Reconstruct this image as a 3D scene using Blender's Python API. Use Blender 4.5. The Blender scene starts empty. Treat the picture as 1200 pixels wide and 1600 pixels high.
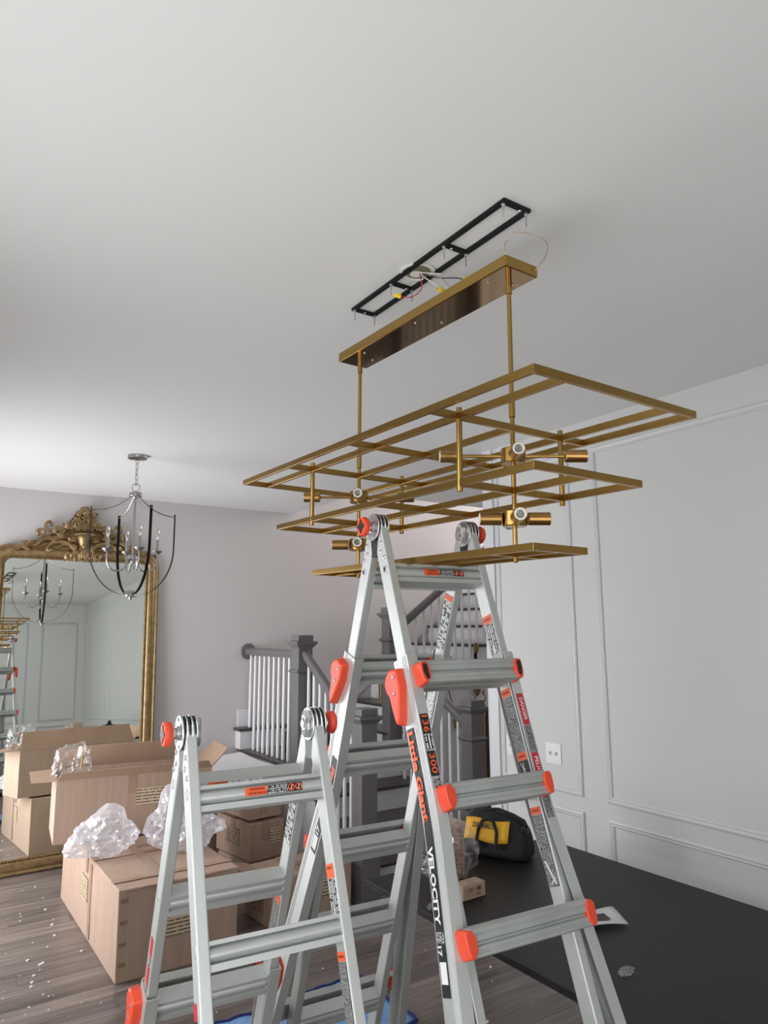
import bpy, bmesh, math, random
from mathutils import Vector, Matrix, noise
random.seed(7)
sc = bpy.context.scene
COL = sc.collection
PI = math.pi

# ------------------------------------------------------------------ camera
EYE, CEIL = 1.866, 3.054
F_PX, YAW, PITCH, ROLL = 1109.2, 0.58543, 0.16288, -0.00547
fw = Vector((math.sin(YAW)*math.cos(PITCH), math.cos(YAW)*math.cos(PITCH), math.sin(PITCH)))
rt = Vector((math.cos(YAW), -math.sin(YAW), 0)); up = rt.cross(fw)
rt, up = math.cos(ROLL)*rt + math.sin(ROLL)*up, -math.sin(ROLL)*rt + math.cos(ROLL)*up
cam = bpy.data.cameras.new('camera'); co = bpy.data.objects.new('camera', cam); COL.objects.link(co)
cam.sensor_fit = 'VERTICAL'; cam.sensor_height = 32; cam.lens = F_PX/1600*32; cam.clip_start = 0.02
m3 = Matrix((rt, up, -fw)).transposed()
co.matrix_world = Matrix.Translation((0, 0, EYE)) @ m3.to_4x4()
sc.camera = co

# ------------------------------------------------------------------ light
XL, XR, YF, YB = -.55, 3.185, -1.45, 6.62      # room: left, right, front, back wall faces
XF, ZF = 7.6, 5.7                              # stair hall: far side wall, upper ceiling
YE = 3.567                                     # where the right wall ends
w = bpy.data.worlds.new('sky'); sc.world = w; w.use_nodes = True
bg = w.node_tree.nodes['Background']; bg.inputs[0].default_value = (0.80, 0.88, 1.0, 1); bg.inputs[1].default_value = 1.0
sc.view_settings.view_transform = 'Standard'; sc.view_settings.look = 'None'
sc.view_settings.exposure = 0.0; sc.view_settings.gamma = 1.0; sc.view_settings.use_curve_mapping = False
def area(name, loc, rot, sx, sy, power, col):
    l = bpy.data.lights.new(name, 'AREA'); l.shape = 'RECTANGLE'; l.size = sx; l.size_y = sy; l.energy = power; l.color = col
    o = bpy.data.objects.new(name, l); COL.objects.link(o); o.location = loc; o.rotation_euler = rot
    return o
WIN = [(.3, 2.2, 0.45, 2.72), (4.45, 6.35, 0.45, 2.12)]   # left-wall windows: y0, y1, z0, z1
for k, (y0, y1, z0, z1) in enumerate(WIN):
    area('window_daylight', (XL-0.16, (y0+y1)/2, (z0+z1)/2), (0, -PI/2, 0), z1-z0, y1-y0, (46, 128)[k], ((1.0, 1.0, 0.965), (0.975, 0.975, 1.0))[k])
FW = (-.35, 1.05, 0.45, 2.55)                               # front-wall window: x0, x1, z0, z1
area('window_daylight', ((FW[0]+FW[1])/2, YF-0.16, (FW[2]+FW[3])/2), (PI/2, 0, 0), FW[1]-FW[0], FW[3]-FW[2], 28, (1.0, 0.985, 0.95))
HW = (4.0, 6.2, 2.6, 5.2)                                  # stair-hall window: y0, y1, z0, z1
area('hall_daylight', (XF+0.16, (HW[0]+HW[1])/2, (HW[2]+HW[3])/2), (0, PI/2, 0), HW[3]-HW[2], HW[1]-HW[0], 165, (1.0, 0.93, 0.90))

# ------------------------------------------------------------------ mesh helpers
class MB:
    def __init__(s): s.v = []; s.f = []
    def add(s, vs, fs):
        b = len(s.v); s.v += [Vector(v) for v in vs]; s.f += [[b+i for i in f] for f in fs]
    def box(s, lo, hi):
        x0, y0, z0 = lo; x1, y1, z1 = hi
        s.add([(x0,y0,z0),(x1,y0,z0),(x1,y1,z0),(x0,y1,z0),(x0,y0,z1),(x1,y0,z1),(x1,y1,z1),(x0,y1,z1)],
              [(0,3,2,1),(4,5,6,7),(0,1,5,4),(1,2,6,5),(2,3,7,6),(3,0,4,7)]); return s
    def obox(s, c, ax, ay, az):
        c = Vector(c); ax, ay, az = Vector(ax), Vector(ay), Vector(az)
        vs = [c+sx*ax+sy*ay+sz*az for sz in (-1,1) for sx, sy in ((-1,-1),(1,-1),(1,1),(-1,1))]
        s.add(vs, [(0,3,2,1),(4,5,6,7),(0,1,5,4),(1,2,6,5),(2,3,7,6),(3,0,4,7)]); return s
    def beam(s, a, b, wd, h, upv=(0,0,1)):
        a, b = Vector(a), Vector(b); d = (b-a); L = d.length; d.normalize()
        sx = d.cross(Vector(upv))
        if sx.length < 1e-6: sx = d.cross(Vector((1,0,0)))
        sx.normalize(); sz = sx.cross(d)
        return s.obox((a+b)/2, sx*wd/2, d*L/2, sz*h/2)
    def tube(s, pts, r, n=8, cap=True, closed=False):
        pts = [Vector(p) for p in pts]; m = len(pts)
        if not hasattr(r, '__len__'): r = [r]*m
        t0 = (pts[1]-pts[0]).normalized()
        ref = Vector((0,0,1)) if abs(t0.z) < 0.9 else Vector((1,0,0))
        nx = t0.cross(ref).normalized(); vs = []
        for i, p in enumerate(pts):
            if closed: t = pts[(i+1) % m]-pts[i-1]
            else: t = pts[min(i+1, m-1)]-pts[max(i-1, 0)]
            t.normalize(); nx = (nx - t*nx.dot(t)); nx.normalize(); ny = t.cross(nx)
            vs += [p+(nx*math.cos(2*PI*k/n)+ny*math.sin(2*PI*k/n))*r[i] for k in range(n)]
        fs = []
        for i in range(m if closed else m-1):
            j = (i+1) % m
            fs += [(i*n+k, i*n+(k+1) % n, j*n+(k+1) % n, j*n+k) for k in range(n)]
        if cap and not closed: fs += [tuple(range(n))[::-1], tuple((m-1)*n+k for k in range(n))]
        s.add(vs, fs); return s
    def cyl(s, a, b, r, n=16, r2=None): return s.tube([a, b], [r, r if r2 is None else r2], n)
    def lathe(s, prof, c=(0,0,0), ax=(0,0,1), n=20):
        c, ax = Vector(c), Vector(ax).normalized()
        ux = ax.cross(Vector((0,0,1)) if abs(ax.z) < .9 else Vector((1,0,0))).normalized(); uy = ax.cross(ux)
        vs = [c+ax*z+(ux*math.cos(2*PI*k/n)+uy*math.sin(2*PI*k/n))*max(r, 1e-5) for r, z in prof for k in range(n)]
        fs = [(i*n+k, i*n+(k+1) % n, (i+1)*n+(k+1) % n, (i+1)*n+k) for i in range(len(prof)-1) for k in range(n)]
        s.add(vs, fs); return s
    def ball(s, c, r, sc_=(1,1,1), n=10, m=6, rot=None):
        c = Vector(c); vs = []
        for i in range(m+1):
            a = PI*i/m
            for k in range(n):
                p = Vector((math.sin(a)*math.cos(2*PI*k/n)*sc_[0], math.sin(a)*math.sin(2*PI*k/n)*sc_[1], math.cos(a)*sc_[2]))*r
                vs.append(c+(rot @ p if rot else p))
        s.add(vs, [(i*n+k, (i+1)*n+k, (i+1)*n+(k+1) % n, i*n+(k+1) % n) for i in range(m) for k in range(n)]); return s
    def prism(s, poly, fn, t0, t1):
        n = len(poly); vs = [fn(a, b, t0) for a, b in poly]+[fn(a, b, t1) for a, b in poly]
        s.add(vs, [tuple(range(n))[::-1], tuple(range(n, 2*n))]+[(i, (i+1) % n, n+(i+1) % n, n+i) for i in range(n)]); return s
    def build(s, name, mat, parent=None, smooth=30, bevel=0, merge=False):
        me = bpy.data.meshes.new(name); me.from_pydata([tuple(v) for v in s.v], [], s.f)
        bm = bmesh.new(); bm.from_mesh(me)
        if merge: bmesh.ops.remove_doubles(bm, verts=bm.verts, dist=1e-5)
        bmesh.ops.recalc_face_normals(bm, faces=bm.faces); bm.to_mesh(me); bm.free()
        if smooth:
            for p in me.polygons: p.use_smooth = True
            me.set_sharp_from_angle(angle=math.radians(smooth))
        me.materials.append(mat)
        o = bpy.data.objects.new(name, me); COL.objects.link(o)
        if parent is not None: o.parent = parent
        if bevel:
            b = o.modifiers.new('bevel', 'BEVEL'); b.width = bevel; b.segments = 2; b.limit_method = 'ANGLE'; b.angle_limit = math.radians(50)
        return o
def tag(o, label=None, cat=None, group=None, kind=None):
    if label: o['label'] = label
    if cat: o['category'] = cat
    if group: o['group'] = group
    if kind: o['kind'] = kind
    return o
def thing(name, label, cat, loc=(0,0,0), rot=(0,0,0), group=None, kind=None):
    o = bpy.data.objects.new(name, None); COL.objects.link(o); o.location = loc; o.rotation_euler = rot
    o.empty_display_size = .1
    return tag(o, label, cat, group, kind)
def copy_of(o, parent, loc=None):
    c = o.copy(); COL.objects.link(c); c.parent = parent
    if loc is not None: c.location = loc
    return c
def frame(origin, ux, uy):
    ux, uy = Vector(ux).normalized(), Vector(uy).normalized(); uz = ux.cross(uy).normalized(); uy = uz.cross(ux)
    return Matrix.Translation(origin) @ Matrix((ux, uy, uz)).transposed().to_4x4()
def sticker(parent, name, origin, ux, uy, wd, h, mat, label=None, t=0.0008):
    o = MB().box((-wd/2, -h/2, 0), (wd/2, h/2, t)).build(name, mat, parent, smooth=0)
    o.matrix_local = frame(origin, ux, uy)
    if label: o['label'] = label
    return o
def text(parent, s, origin, ux, uy, size, mat, name='lettering', width=None, off=0.012, lift=0.0014, xscale=1.0):
    cu = bpy.data.curves.new('t', 'FONT'); cu.body = s; cu.size = 1.0; cu.align_x = 'CENTER'; cu.align_y = 'CENTER'
    cu.extrude = 0.0; cu.offset = off; cu.resolution_u = 2
    ob = bpy.data.objects.new('t', cu); COL.objects.link(ob)
    dg = bpy.context.evaluated_depsgraph_get(); me = bpy.data.meshes.new_from_object(ob.evaluated_get(dg))
    bpy.data.objects.remove(ob); bpy.data.curves.remove(cu)
    xs = [v.co.x for v in me.vertices]; ys = [v.co.y for v in me.vertices]
    cx, cy = (min(xs)+max(xs))/2, (min(ys)+max(ys))/2; kx = size*xscale
    if width: kx = width/(max(xs)-min(xs))
    for v in me.vertices: v.co = Vector(((v.co.x-cx)*kx, (v.co.y-cy)*size, 0))
    me.name = name; me.materials.clear(); me.materials.append(mat)
    o = bpy.data.objects.new(name, me); COL.objects.link(o); o.parent = parent
    f = frame(origin, ux, uy); o.matrix_local = f @ Matrix.Translation((0, 0, lift))
    return o

# ------------------------------------------------------------------ materials
def mat(name, col, rough=.5, metal=0, noise_=0, nscale=8, bump=0, bscale=60, coat=0, stretch=None, spec=None, trans=0, rnd=0, coord='Object'):
    m = bpy.data.materials.new(name); m.use_nodes = True; nt = m.node_tree; b = nt.nodes['Principled BSDF']
    c = (*col, 1); b.inputs['Base Color'].default_value = c; b.inputs['Roughness'].default_value = rough; b.inputs['Metallic'].default_value = metal
    if coat: b.inputs['Coat Weight'].default_value = coat
    if spec is not None: b.inputs['Specular IOR Level'].default_value = spec
    if trans: b.inputs['Transmission Weight'].default_value = trans
    if noise_ or bump or rnd:
        tc = nt.nodes.new('ShaderNodeTexCoord'); vec = tc.outputs[coord]
        if stretch:
            mp = nt.nodes.new('ShaderNodeMapping'); mp.inputs['Scale'].default_value = stretch; nt.links.new(vec, mp.inputs[0]); vec = mp.outputs[0]
        src = None
        if noise_:
            nz = nt.nodes.new('ShaderNodeTexNoise'); nz.inputs['Scale'].default_value = nscale; nz.inputs['Detail'].default_value = 5
            nt.links.new(vec, nz.inputs['Vector'])
            r = nt.nodes.new('ShaderNodeMapRange'); r.inputs[1].default_value = .25; r.inputs[2].default_value = .75
            r.inputs[3].default_value = 1-noise_; r.inputs[4].default_value = 1+noise_*.6; nt.links.new(nz.outputs[0], r.inputs[0])
            src = r.outputs[0]
        if rnd:
            oi = nt.nodes.new('ShaderNodeObjectInfo'); rr = nt.nodes.new('ShaderNodeMapRange'); rr.inputs[3].default_value = 1-rnd; rr.inputs[4].default_value = 1+rnd
            nt.links.new(oi.outputs['Random'], rr.inputs[0])
            if src:
                mu = nt.nodes.new('ShaderNodeMath'); mu.operation = 'MULTIPLY'; nt.links.new(src, mu.inputs[0]); nt.links.new(rr.outputs[0], mu.inputs[1]); src = mu.outputs[0]
            else: src = rr.outputs[0]
        if src:
            mx = nt.nodes.new('ShaderNodeMix'); mx.data_type = 'RGBA'; mx.blend_type = 'MULTIPLY'; mx.inputs[0].default_value = 1
            mx.inputs[6].default_value = c; nt.links.new(src, mx.inputs[7]); nt.links.new(mx.outputs[2], b.inputs['Base Color'])
        if bump:
            bn = nt.nodes.new('ShaderNodeTexNoise'); bn.inputs['Scale'].default_value = bscale; bn.inputs['Detail'].default_value = 4; nt.links.new(vec, bn.inputs['Vector'])
            bp = nt.nodes.new('ShaderNodeBump'); bp.inputs['Strength'].default_value = bump; bp.inputs['Distance'].default_value = .01
            nt.links.new(bn.outputs[0], bp.inputs['Height']); nt.links.new(bp.outputs[0], b.inputs['Normal'])
    return m
def print_mat(name, bgc, fgc, pitch=.006, fill=.55, dens=.47, xs=160, vertical=False):
    """flat fine print: rows of tiny marks on a sticker"""
    m = bpy.data.materials.new(name); m.use_nodes = True; nt = m.node_tree; N = nt.nodes; Lk = nt.links
    b = N['Principled BSDF']; b.inputs['Roughness'].default_value = .4
    tc = N.new('ShaderNodeTexCoord'); sx = N.new('ShaderNodeSeparateXYZ'); Lk.new(tc.outputs['Object'], sx.inputs[0])
    X, Y = (sx.outputs[1], sx.outputs[0]) if vertical else (sx.outputs[0], sx.outputs[1])
    dv = N.new('ShaderNodeMath'); dv.operation = 'DIVIDE'; dv.inputs[1].default_value = pitch; Lk.new(Y, dv.inputs[0])
    fr = N.new('ShaderNodeMath'); fr.operation = 'FRACT'; Lk.new(dv.outputs[0], fr.inputs[0])
    fl = N.new('ShaderNodeMath'); fl.operation = 'FLOOR'; Lk.new(dv.outputs[0], fl.inputs[0])
    lt = N.new('ShaderNodeMath'); lt.operation = 'LESS_THAN'; lt.inputs[1].default_value = fill; Lk.new(fr.outputs[0], lt.inputs[0])
    mx = N.new('ShaderNodeMath'); mx.operation = 'MULTIPLY'; mx.inputs[1].default_value = xs; Lk.new(X, mx.inputs[0])
    my = N.new('ShaderNodeMath'); my.operation = 'MULTIPLY'; my.inputs[1].default_value = 7.31; Lk.new(fl.outputs[0], my.inputs[0])
    cb = N.new('ShaderNodeCombineXYZ'); Lk.new(mx.outputs[0], cb.inputs[0]); Lk.new(my.outputs[0], cb.inputs[1])
    nz = N.new('ShaderNodeTexNoise'); nz.inputs['Scale'].default_value = 1; nz.inputs['Detail'].default_value = 2; Lk.new(cb.outputs[0], nz.inputs['Vector'])
    gt = N.new('ShaderNodeMath'); gt.operation = 'GREATER_THAN'; gt.inputs[1].default_value = dens; Lk.new(nz.outputs[0], gt.inputs[0])
    an = N.new('ShaderNodeMath'); an.operation = 'MULTIPLY'; Lk.new(lt.outputs[0], an.inputs[0]); Lk.new(gt.outputs[0], an.inputs[1])
    mc = N.new('ShaderNodeMix'); mc.data_type = 'RGBA'; mc.inputs[6].default_value = (*bgc, 1); mc.inputs[7].default_value = (*fgc, 1)
    Lk.new(an.outputs[0], mc.inputs[0]); Lk.new(mc.outputs[2], b.inputs['Base Color'])
    return m
def film_mat(name, col=(.92,.93,.97), clear=.62, rough=.12, crease=0.0, milky=.35, edge=.55, cs=26):
    """thin plastic film: mostly see-through, a milky veil, and sharp glints on its creases"""
    m = bpy.data.materials.new(name); m.use_nodes = True; nt = m.node_tree; N = nt.nodes; Lk = nt.links
    N.remove(N['Principled BSDF'])
    gl = N.new('ShaderNodeBsdfGlossy'); gl.inputs['Color'].default_value = (1,1,1,1); gl.inputs['Roughness'].default_value = rough
    df = N.new('ShaderNodeBsdfDiffuse'); df.inputs['Color'].default_value = (*col, 1)
    tl = N.new('ShaderNodeBsdfTranslucent'); tl.inputs['Color'].default_value = (*col, 1)
    dm = N.new('ShaderNodeMixShader'); dm.inputs[0].default_value = .5; Lk.new(df.outputs[0], dm.inputs[1]); Lk.new(tl.outputs[0], dm.inputs[2])
    sm = N.new('ShaderNodeMixShader'); sm.inputs[0].default_value = milky; Lk.new(gl.outputs[0], sm.inputs[1]); Lk.new(dm.outputs[0], sm.inputs[2])
    tr = N.new('ShaderNodeBsdfTransparent'); mx = N.new('ShaderNodeMixShader')
    lw = N.new('ShaderNodeLayerWeight'); lw.inputs[0].default_value = .35
    r = N.new('ShaderNodeMapRange'); r.inputs[3].default_value = 1-clear; r.inputs[4].default_value = min(1, 1-clear+edge) if crease else 1-clear+.2
    Lk.new(lw.outputs['Facing'], r.inputs[0]); Lk.new(r.outputs[0], mx.inputs[0])
    Lk.new(tr.outputs[0], mx.inputs[1]); Lk.new(sm.outputs[0], mx.inputs[2]); Lk.new(mx.outputs[0], N['Material Output'].inputs[0])
    if crease:
        tc = N.new('ShaderNodeTexCoord'); vo = N.new('ShaderNodeTexVoronoi'); vo.feature = 'F1'; vo.inputs['Scale'].default_value = cs
        nz = N.new('ShaderNodeTexNoise'); nz.inputs['Scale'].default_value = 14; ad = N.new('ShaderNodeVectorMath'); ad.operation = 'MULTIPLY_ADD'
        Lk.new(tc.outputs['Object'], nz.inputs['Vector']); Lk.new(nz.outputs['Color'], ad.inputs[0]); ad.inputs[1].default_value = (.10,.10,.10); Lk.new(tc.outputs['Object'], ad.inputs[2])
        Lk.new(ad.outputs[0], vo.inputs['Vector'])
        bp = N.new('ShaderNodeBump'); bp.inputs['Strength'].default_value = crease; bp.inputs['Distance'].default_value = .02; Lk.new(vo.outputs['Distance'], bp.inputs['Height'])
        for nd in (gl, df, tl, lw): Lk.new(bp.outputs[0], nd.inputs['Normal'])
    return m
M = {}
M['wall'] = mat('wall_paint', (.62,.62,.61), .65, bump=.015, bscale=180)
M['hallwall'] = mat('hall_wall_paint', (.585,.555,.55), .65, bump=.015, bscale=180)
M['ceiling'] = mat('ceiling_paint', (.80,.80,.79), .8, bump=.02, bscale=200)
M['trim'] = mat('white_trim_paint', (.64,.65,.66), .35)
M['floorbase'] = mat('floor_substrate', (.10,.085,.078), .6)
M['stair_dark'] = mat('stained_tread', (.06,.05,.047), .35, noise_=.3, nscale=14, stretch=(1,8,8))
M['stair_grey'] = mat('grey_painted_newel', (.15,.143,.146), .4)
M['stair_white'] = mat('white_painted_riser', (.72,.72,.74), .4)
M['alu'] = mat('mill_aluminium', (.62,.64,.63), .46, .60, noise_=.10, nscale=6, stretch=(1,1,.4), bump=.02, bscale=90)
M['alu_dark'] = mat('worn_aluminium', (.52,.54,.525), .47, .62, noise_=.16, nscale=10)
M['steel'] = mat('zinc_plated_steel', (.62,.63,.64), .3, .9, noise_=.08, nscale=20)
M['black_plastic'] = mat('black_plastic', (.012,.012,.013), .35)
M['red'] = mat('red_orange_plastic', (.78,.075,.032), .42)
M['orange_print'] = mat('orange_print', (.90,.13,.04), .45)
M['red_print'] = mat('red_print', (.55,.02,.035), .45)
M['white_print'] = mat('white_print', (.82,.82,.82), .45)
M['black_print'] = mat('black_print', (.015,.015,.016), .45)
M['fine_bw'] = print_mat('fine_print_white_on_black', (.015,.015,.017), (.62,.62,.62), .0045, .6, .45, 260)
M['fine_dense'] = print_mat('dense_fine_print', (.02,.02,.022), (.42,.42,.42), .0034, .62, .46, 400)
M['fine_grid'] = print_mat('pictogram_print', (.02,.02,.022), (.70,.71,.72), .011, .78, .47, 120)
M['fine_big'] = print_mat('bold_print_white_on_black', (.015,.015,.017), (.75,.75,.75), .009, .5, .40, 130)
M['fine_label'] = print_mat('carton_label_print', (.66,.52,.34), (.09,.07,.06), .020, .36, .40, 75)
M['fine_carton'] = print_mat('carton_ink', (.41,.28,.20), (.10,.07,.05), .026, .6, .50, 55)
M['fine_white'] = print_mat('white_label_print', (.78,.78,.78), (.12,.12,.12), .006, .5, .5, 130)
M['brass'] = mat('brushed_brass', (.41,.255,.075), .26, 1, noise_=.13, nscale=5, bump=.012, bscale=160, stretch=(1,.3,1))
M['brass_polish'] = mat('polished_brass', (.34,.225,.12), .08, 1)
M['copper_brass'] = mat('copper_brass', (.44,.25,.085), .3, 1, noise_=.06, nscale=12)
M['porcelain'] = mat('porcelain', (.80,.80,.76), .3)
M['socket_in'] = mat('socket_contact', (.30,.29,.20), .4, .5)
M['black_metal'] = mat('black_powder_coat', (.005,.005,.0055), .6, spec=.3)
M['nickel'] = mat('brushed_nickel', (.40,.39,.385), .33, 1)
M['glass'] = mat('bulb_glass', (.95,.95,.95), .03, trans=1)
M['gold'] = mat('antique_gold_leaf', (.31,.215,.10), .42, .62, noise_=.38, nscale=22, bump=.10, bscale=70)
M['gold_dark'] = mat('aged_gold_bead', (.20,.125,.045), .45, .7, noise_=.4, nscale=60)
M['mirror'] = mat('silvered_glass', (.93,.965,.925), .0, 1)
M['mirror_back'] = mat('dark_backing_board', (.035,.032,.025), .8)
M['card'] = mat('corrugated_cardboard', (.455,.32,.242), .78, noise_=.10, nscale=5, bump=.04, bscale=22, stretch=(6,6,.5))
M['card_in'] = mat('cardboard_inside', (.40,.27,.185), .85, noise_=.10, nscale=6)
M['card_edge'] = mat('cardboard_edge', (.30,.19,.12), .9)
M['tape'] = mat('packing_tape', (.40,.265,.185), .22)
M['film'] = film_mat('clear_polythene', clear=.95, rough=.12, crease=.6, milky=.3, edge=.32, cs=18)
M['film_white'] = film_mat('frosted_polythene', (.93,.93,.99), .66, .16, crease=.65, milky=.70, edge=.45, cs=15)
M['foam'] = mat('white_foam_sheet', (.80,.80,.83), .7)
M['table'] = mat('black_stained_oak', (.012,.012,.0115), .48, spec=.3, noise_=.5, nscale=7, stretch=(6,.5,6), bump=.25, bscale=18)
M['bag'] = mat('black_nylon', (.008,.008,.009), .75, bump=.15, bscale=240)
M['bag_yellow'] = mat('yellow_nylon', (.80,.43,.02), .6)
M['copper'] = mat('bare_copper', (.50,.35,.24), .4, .8)
M['wire_red'] = mat('red_wire', (.45,.03,.04), .4)
M['wire_white'] = mat('white_wire', (.70,.70,.68), .5)
M['wire_black'] = mat('black_wire', (.015,.015,.015), .5)
M['nut'] = mat('yellow_wire_nut', (.85,.60,.02), .4)
M['plate'] = mat('white_switch_plate', (.76,.76,.77), .35)
M['blanket'] = mat('blue_quilted_blanket', (.17,.34,.62), .9, noise_=.2, nscale=40, bump=.5, bscale=55)
M['blanket_edge'] = mat('navy_binding', (.02,.03,.14), .9)
M['crumb'] = mat('white_foam_crumb', (.82,.82,.80), .8)
M['paper'] = mat('white_paper', (.70,.70,.72), .6)
M['darkwood'] = mat('dark_carved_wood', (.045,.028,.02), .5, noise_=.4, nscale=40)
def plank_mat():
    m = bpy.data.materials.new('grey_brown_hardwood'); m.use_nodes = True; nt = m.node_tree; N = nt.nodes; Lk = nt.links
    b = N['Principled BSDF']; b.inputs['Roughness'].default_value = .33
    tc = N.new('ShaderNodeTexCoord'); oi = N.new('ShaderNodeObjectInfo')
    ad = N.new('ShaderNodeVectorMath'); ad.operation = 'MULTIPLY_ADD'; Lk.new(oi.outputs['Random'], ad.inputs[0]); ad.inputs[1].default_value = (17, 31, 5); Lk.new(tc.outputs['Object'], ad.inputs[2])
    mp = N.new('ShaderNodeMapping'); mp.inputs['Scale'].default_value = (.9, 11, 1); Lk.new(ad.outputs[0], mp.inputs[0])
    nz = N.new('ShaderNodeTexNoise'); nz.inputs['Scale'].default_value = 2.2; nz.inputs['Detail'].default_value = 7; nz.inputs['Distortion'].default_value = .9; Lk.new(mp.outputs[0], nz.inputs['Vector'])
    cr = N.new('ShaderNodeValToRGB'); e = cr.color_ramp.elements; e[0].position = .30; e[0].color = (.105,.086,.078,1); e[1].position = .72; e[1].color = (.25,.21,.19,1)
    Lk.new(nz.outputs[0], cr.inputs[0])
    rr = N.new('ShaderNodeMapRange'); rr.inputs[3].default_value = .72; rr.inputs[4].default_value = 1.25; Lk.new(oi.outputs['Random'], rr.inputs[0])
    mx = N.new('ShaderNodeMix'); mx.data_type = 'RGBA'; mx.blend_type = 'MULTIPLY'; mx.inputs[0].default_value = 1; Lk.new(cr.outputs[0], mx.inputs[6]); Lk.new(rr.outputs[0], mx.inputs[7])
    Lk.new(mx.outputs[2], b.inputs['Base Color'])
    bp = N.new('ShaderNodeBump'); bp.inputs['Strength'].default_value = .08; bp.inputs['Distance'].default_value = .004; Lk.new(nz.outputs[0], bp.inputs['Height']); Lk.new(bp.outputs[0], b.inputs['Normal'])
    return m
M['plank'] = plank_mat()

# ------------------------------------------------------------------ room shell
def struct(name, mb, m, label, bevel=0):
    return tag(mb.build(name, m, None, smooth=0, bevel=bevel), label, None, None, 'structure')
T = .14
floor = struct('floor', MB().box((XL-T, YF-T, -.12), (XF+T, YB+T, -.006)), M['floorbase'], 'grey brown hardwood plank floor')
pm = {}
def plank(x0, x1, y0, y1):
    key = (round(x1-x0, 2), round(y1-y0, 3))
    if key not in pm:
        o = MB().box((0, .0008, -.012), (x1-x0-.0014, y1-y0-.0008, 0)).build('plank', M['plank'], floor, smooth=0); pm[key] = o.data
    else:
        o = bpy.data.objects.new('plank', pm[key]); COL.objects.link(o); o.parent = floor
    o.location = (x0, y0, 0)
PW = .127; y = YF; rows = 0
while y < YB-.01:
    y1 = min(y+PW, YB); vis = 2.2 < y < 6.7
    x = XL
    while x < XF-.01:
        L = random.choice((1.25, 1.5, 1.75, 2.0, 2.25)) if (vis and x < 3.4) else 5.0
        if x == XL: L *= random.choice((.4, .6, .8, 1.0)) if vis else 1
        x1 = min(x+L, XF); plank(x, x1, y, y1); x = x1
    y = y1
# ceiling with the stairwell opening
OX, OY = 3.25, 5.30
c = MB(); c.box((XL-T, YF-T, CEIL), (XF+T, OY, CEIL+.22)); c.box((XL-T, OY, CEIL), (OX, YB+T, CEIL+.22))
struct('ceiling', c, M['ceiling'], 'flat white ceiling with an opening over the stairs')
struct('ceiling_upper', MB().box((OX-.1, OY-3, ZF), (XF+T, YB+T, ZF+.1)), M['ceiling'], 'upper ceiling of the stair hall')
# walls
back = struct('wall_back', MB().box((XL-T, YB, 0), (XF+T, YB+T, ZF)), M['hallwall'], 'plain grey back wall behind the mirror and stairs')
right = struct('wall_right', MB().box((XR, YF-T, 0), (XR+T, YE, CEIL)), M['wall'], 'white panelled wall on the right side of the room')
front = MB(); front.box((XL-T, YF-T, 0), (FW[0], YF, CEIL)); front.box((FW[1], YF-T, 0), (XR+T, YF, CEIL))
front.box((FW[0], YF-T, 0), (FW[1], YF, FW[2])); front.box((FW[0], YF-T, FW[3]), (FW[1], YF, CEIL))
M['wall_front'] = mat('front_wall_brightened', (.80,.80,.79), .65)  # wall paint lightened to stand in for daylight missing from the mirror view
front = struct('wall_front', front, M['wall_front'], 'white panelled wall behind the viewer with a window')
lw_ = MB(); ys = [YF]+[q for wn in WIN for q in wn[:2]]+[YB]
for i in range(0, len(ys), 2): lw_.box((XL-T, ys[i], 0), (XL, ys[i+1], CEIL))
for (y0, y1, z0, z1) in WIN: lw_.box((XL-T, y0, 0), (XL, y1, z0)); lw_.box((XL-T, y0, z1), (XL, y1, CEIL))
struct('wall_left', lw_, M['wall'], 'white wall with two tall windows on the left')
struct('wall_hall_front', MB().box((XR+T, YE-T, 0), (XF+T, YE, ZF)), M['hallwall'], 'stair hall wall beyond the panelled wall')
hs = MB(); hs.box((XF, YE, 0), (XF+T, HW[0], ZF)); hs.box((XF, HW[1], 0), (XF+T, YB, ZF)); hs.box((XF, HW[0], 0), (XF+T, HW[1], HW[2])); hs.box((XF, HW[0], HW[3]), (XF+T, HW[1], ZF))
struct('wall_hall_side', hs, M['hallwall'], 'stair hall side wall with a high window')
uw = MB(); uw.box((OX-.1, OY-3, CEIL+.22), (OX, YB, ZF)); uw.box((OX, OY-3.1, CEIL+.22), (XF, OY-3, ZF))
struct('wall_upper', uw, M['hallwall'], 'upper walls around the stairwell opening')
def window(name, o, ux, wd, z0, z1, label):
    """casing, sash and muntins round an opening; o = lower left corner on the wall face, ux = along the wall, room side = uz x ux"""
    ux = Vector(ux); n = Vector((0,0,1)).cross(ux); o = Vector(o); h = z1-z0
    t = tag(bpy.data.objects.new(name, None), label, None, None, 'structure'); COL.objects.link(t); t.location = o
    def bar(nm, a, b, wdt, dep, off): MB().beam(ux*a[0]+Vector((0,0,a[1]))+n*off, ux*b[0]+Vector((0,0,b[1]))+n*off, wdt, dep, n).build(nm, M['trim'], t, smooth=0)
    for a, b in (((-.045,-.09),(-.045,h+.09)), ((wd+.045,-.09),(wd+.045,h+.09)), ((0,h+.045),(wd,h+.045)), ((0,-.045),(wd,-.045))): bar('casing', a, b, .09, .022, .011)
    for k in (1, 2): bar('mullion', (wd*k/3, 0), (wd*k/3, h), .06, .05, -.07)
    bar('mullion', (0, h*.5), (wd, h*.5), .045, .05, -.07)
    for k in range(3):
        MB().obox(ux*(wd*(k+.5)/3)+Vector((0,0,h/2))-n*.10, ux*wd/6, Vector((0,0,h/2)), n*.002).build('pane', M['pane'], t, smooth=0)
M['pane'] = film_mat('window_glass', (.9,.95,.95), .96, .02, milky=.0)
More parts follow.
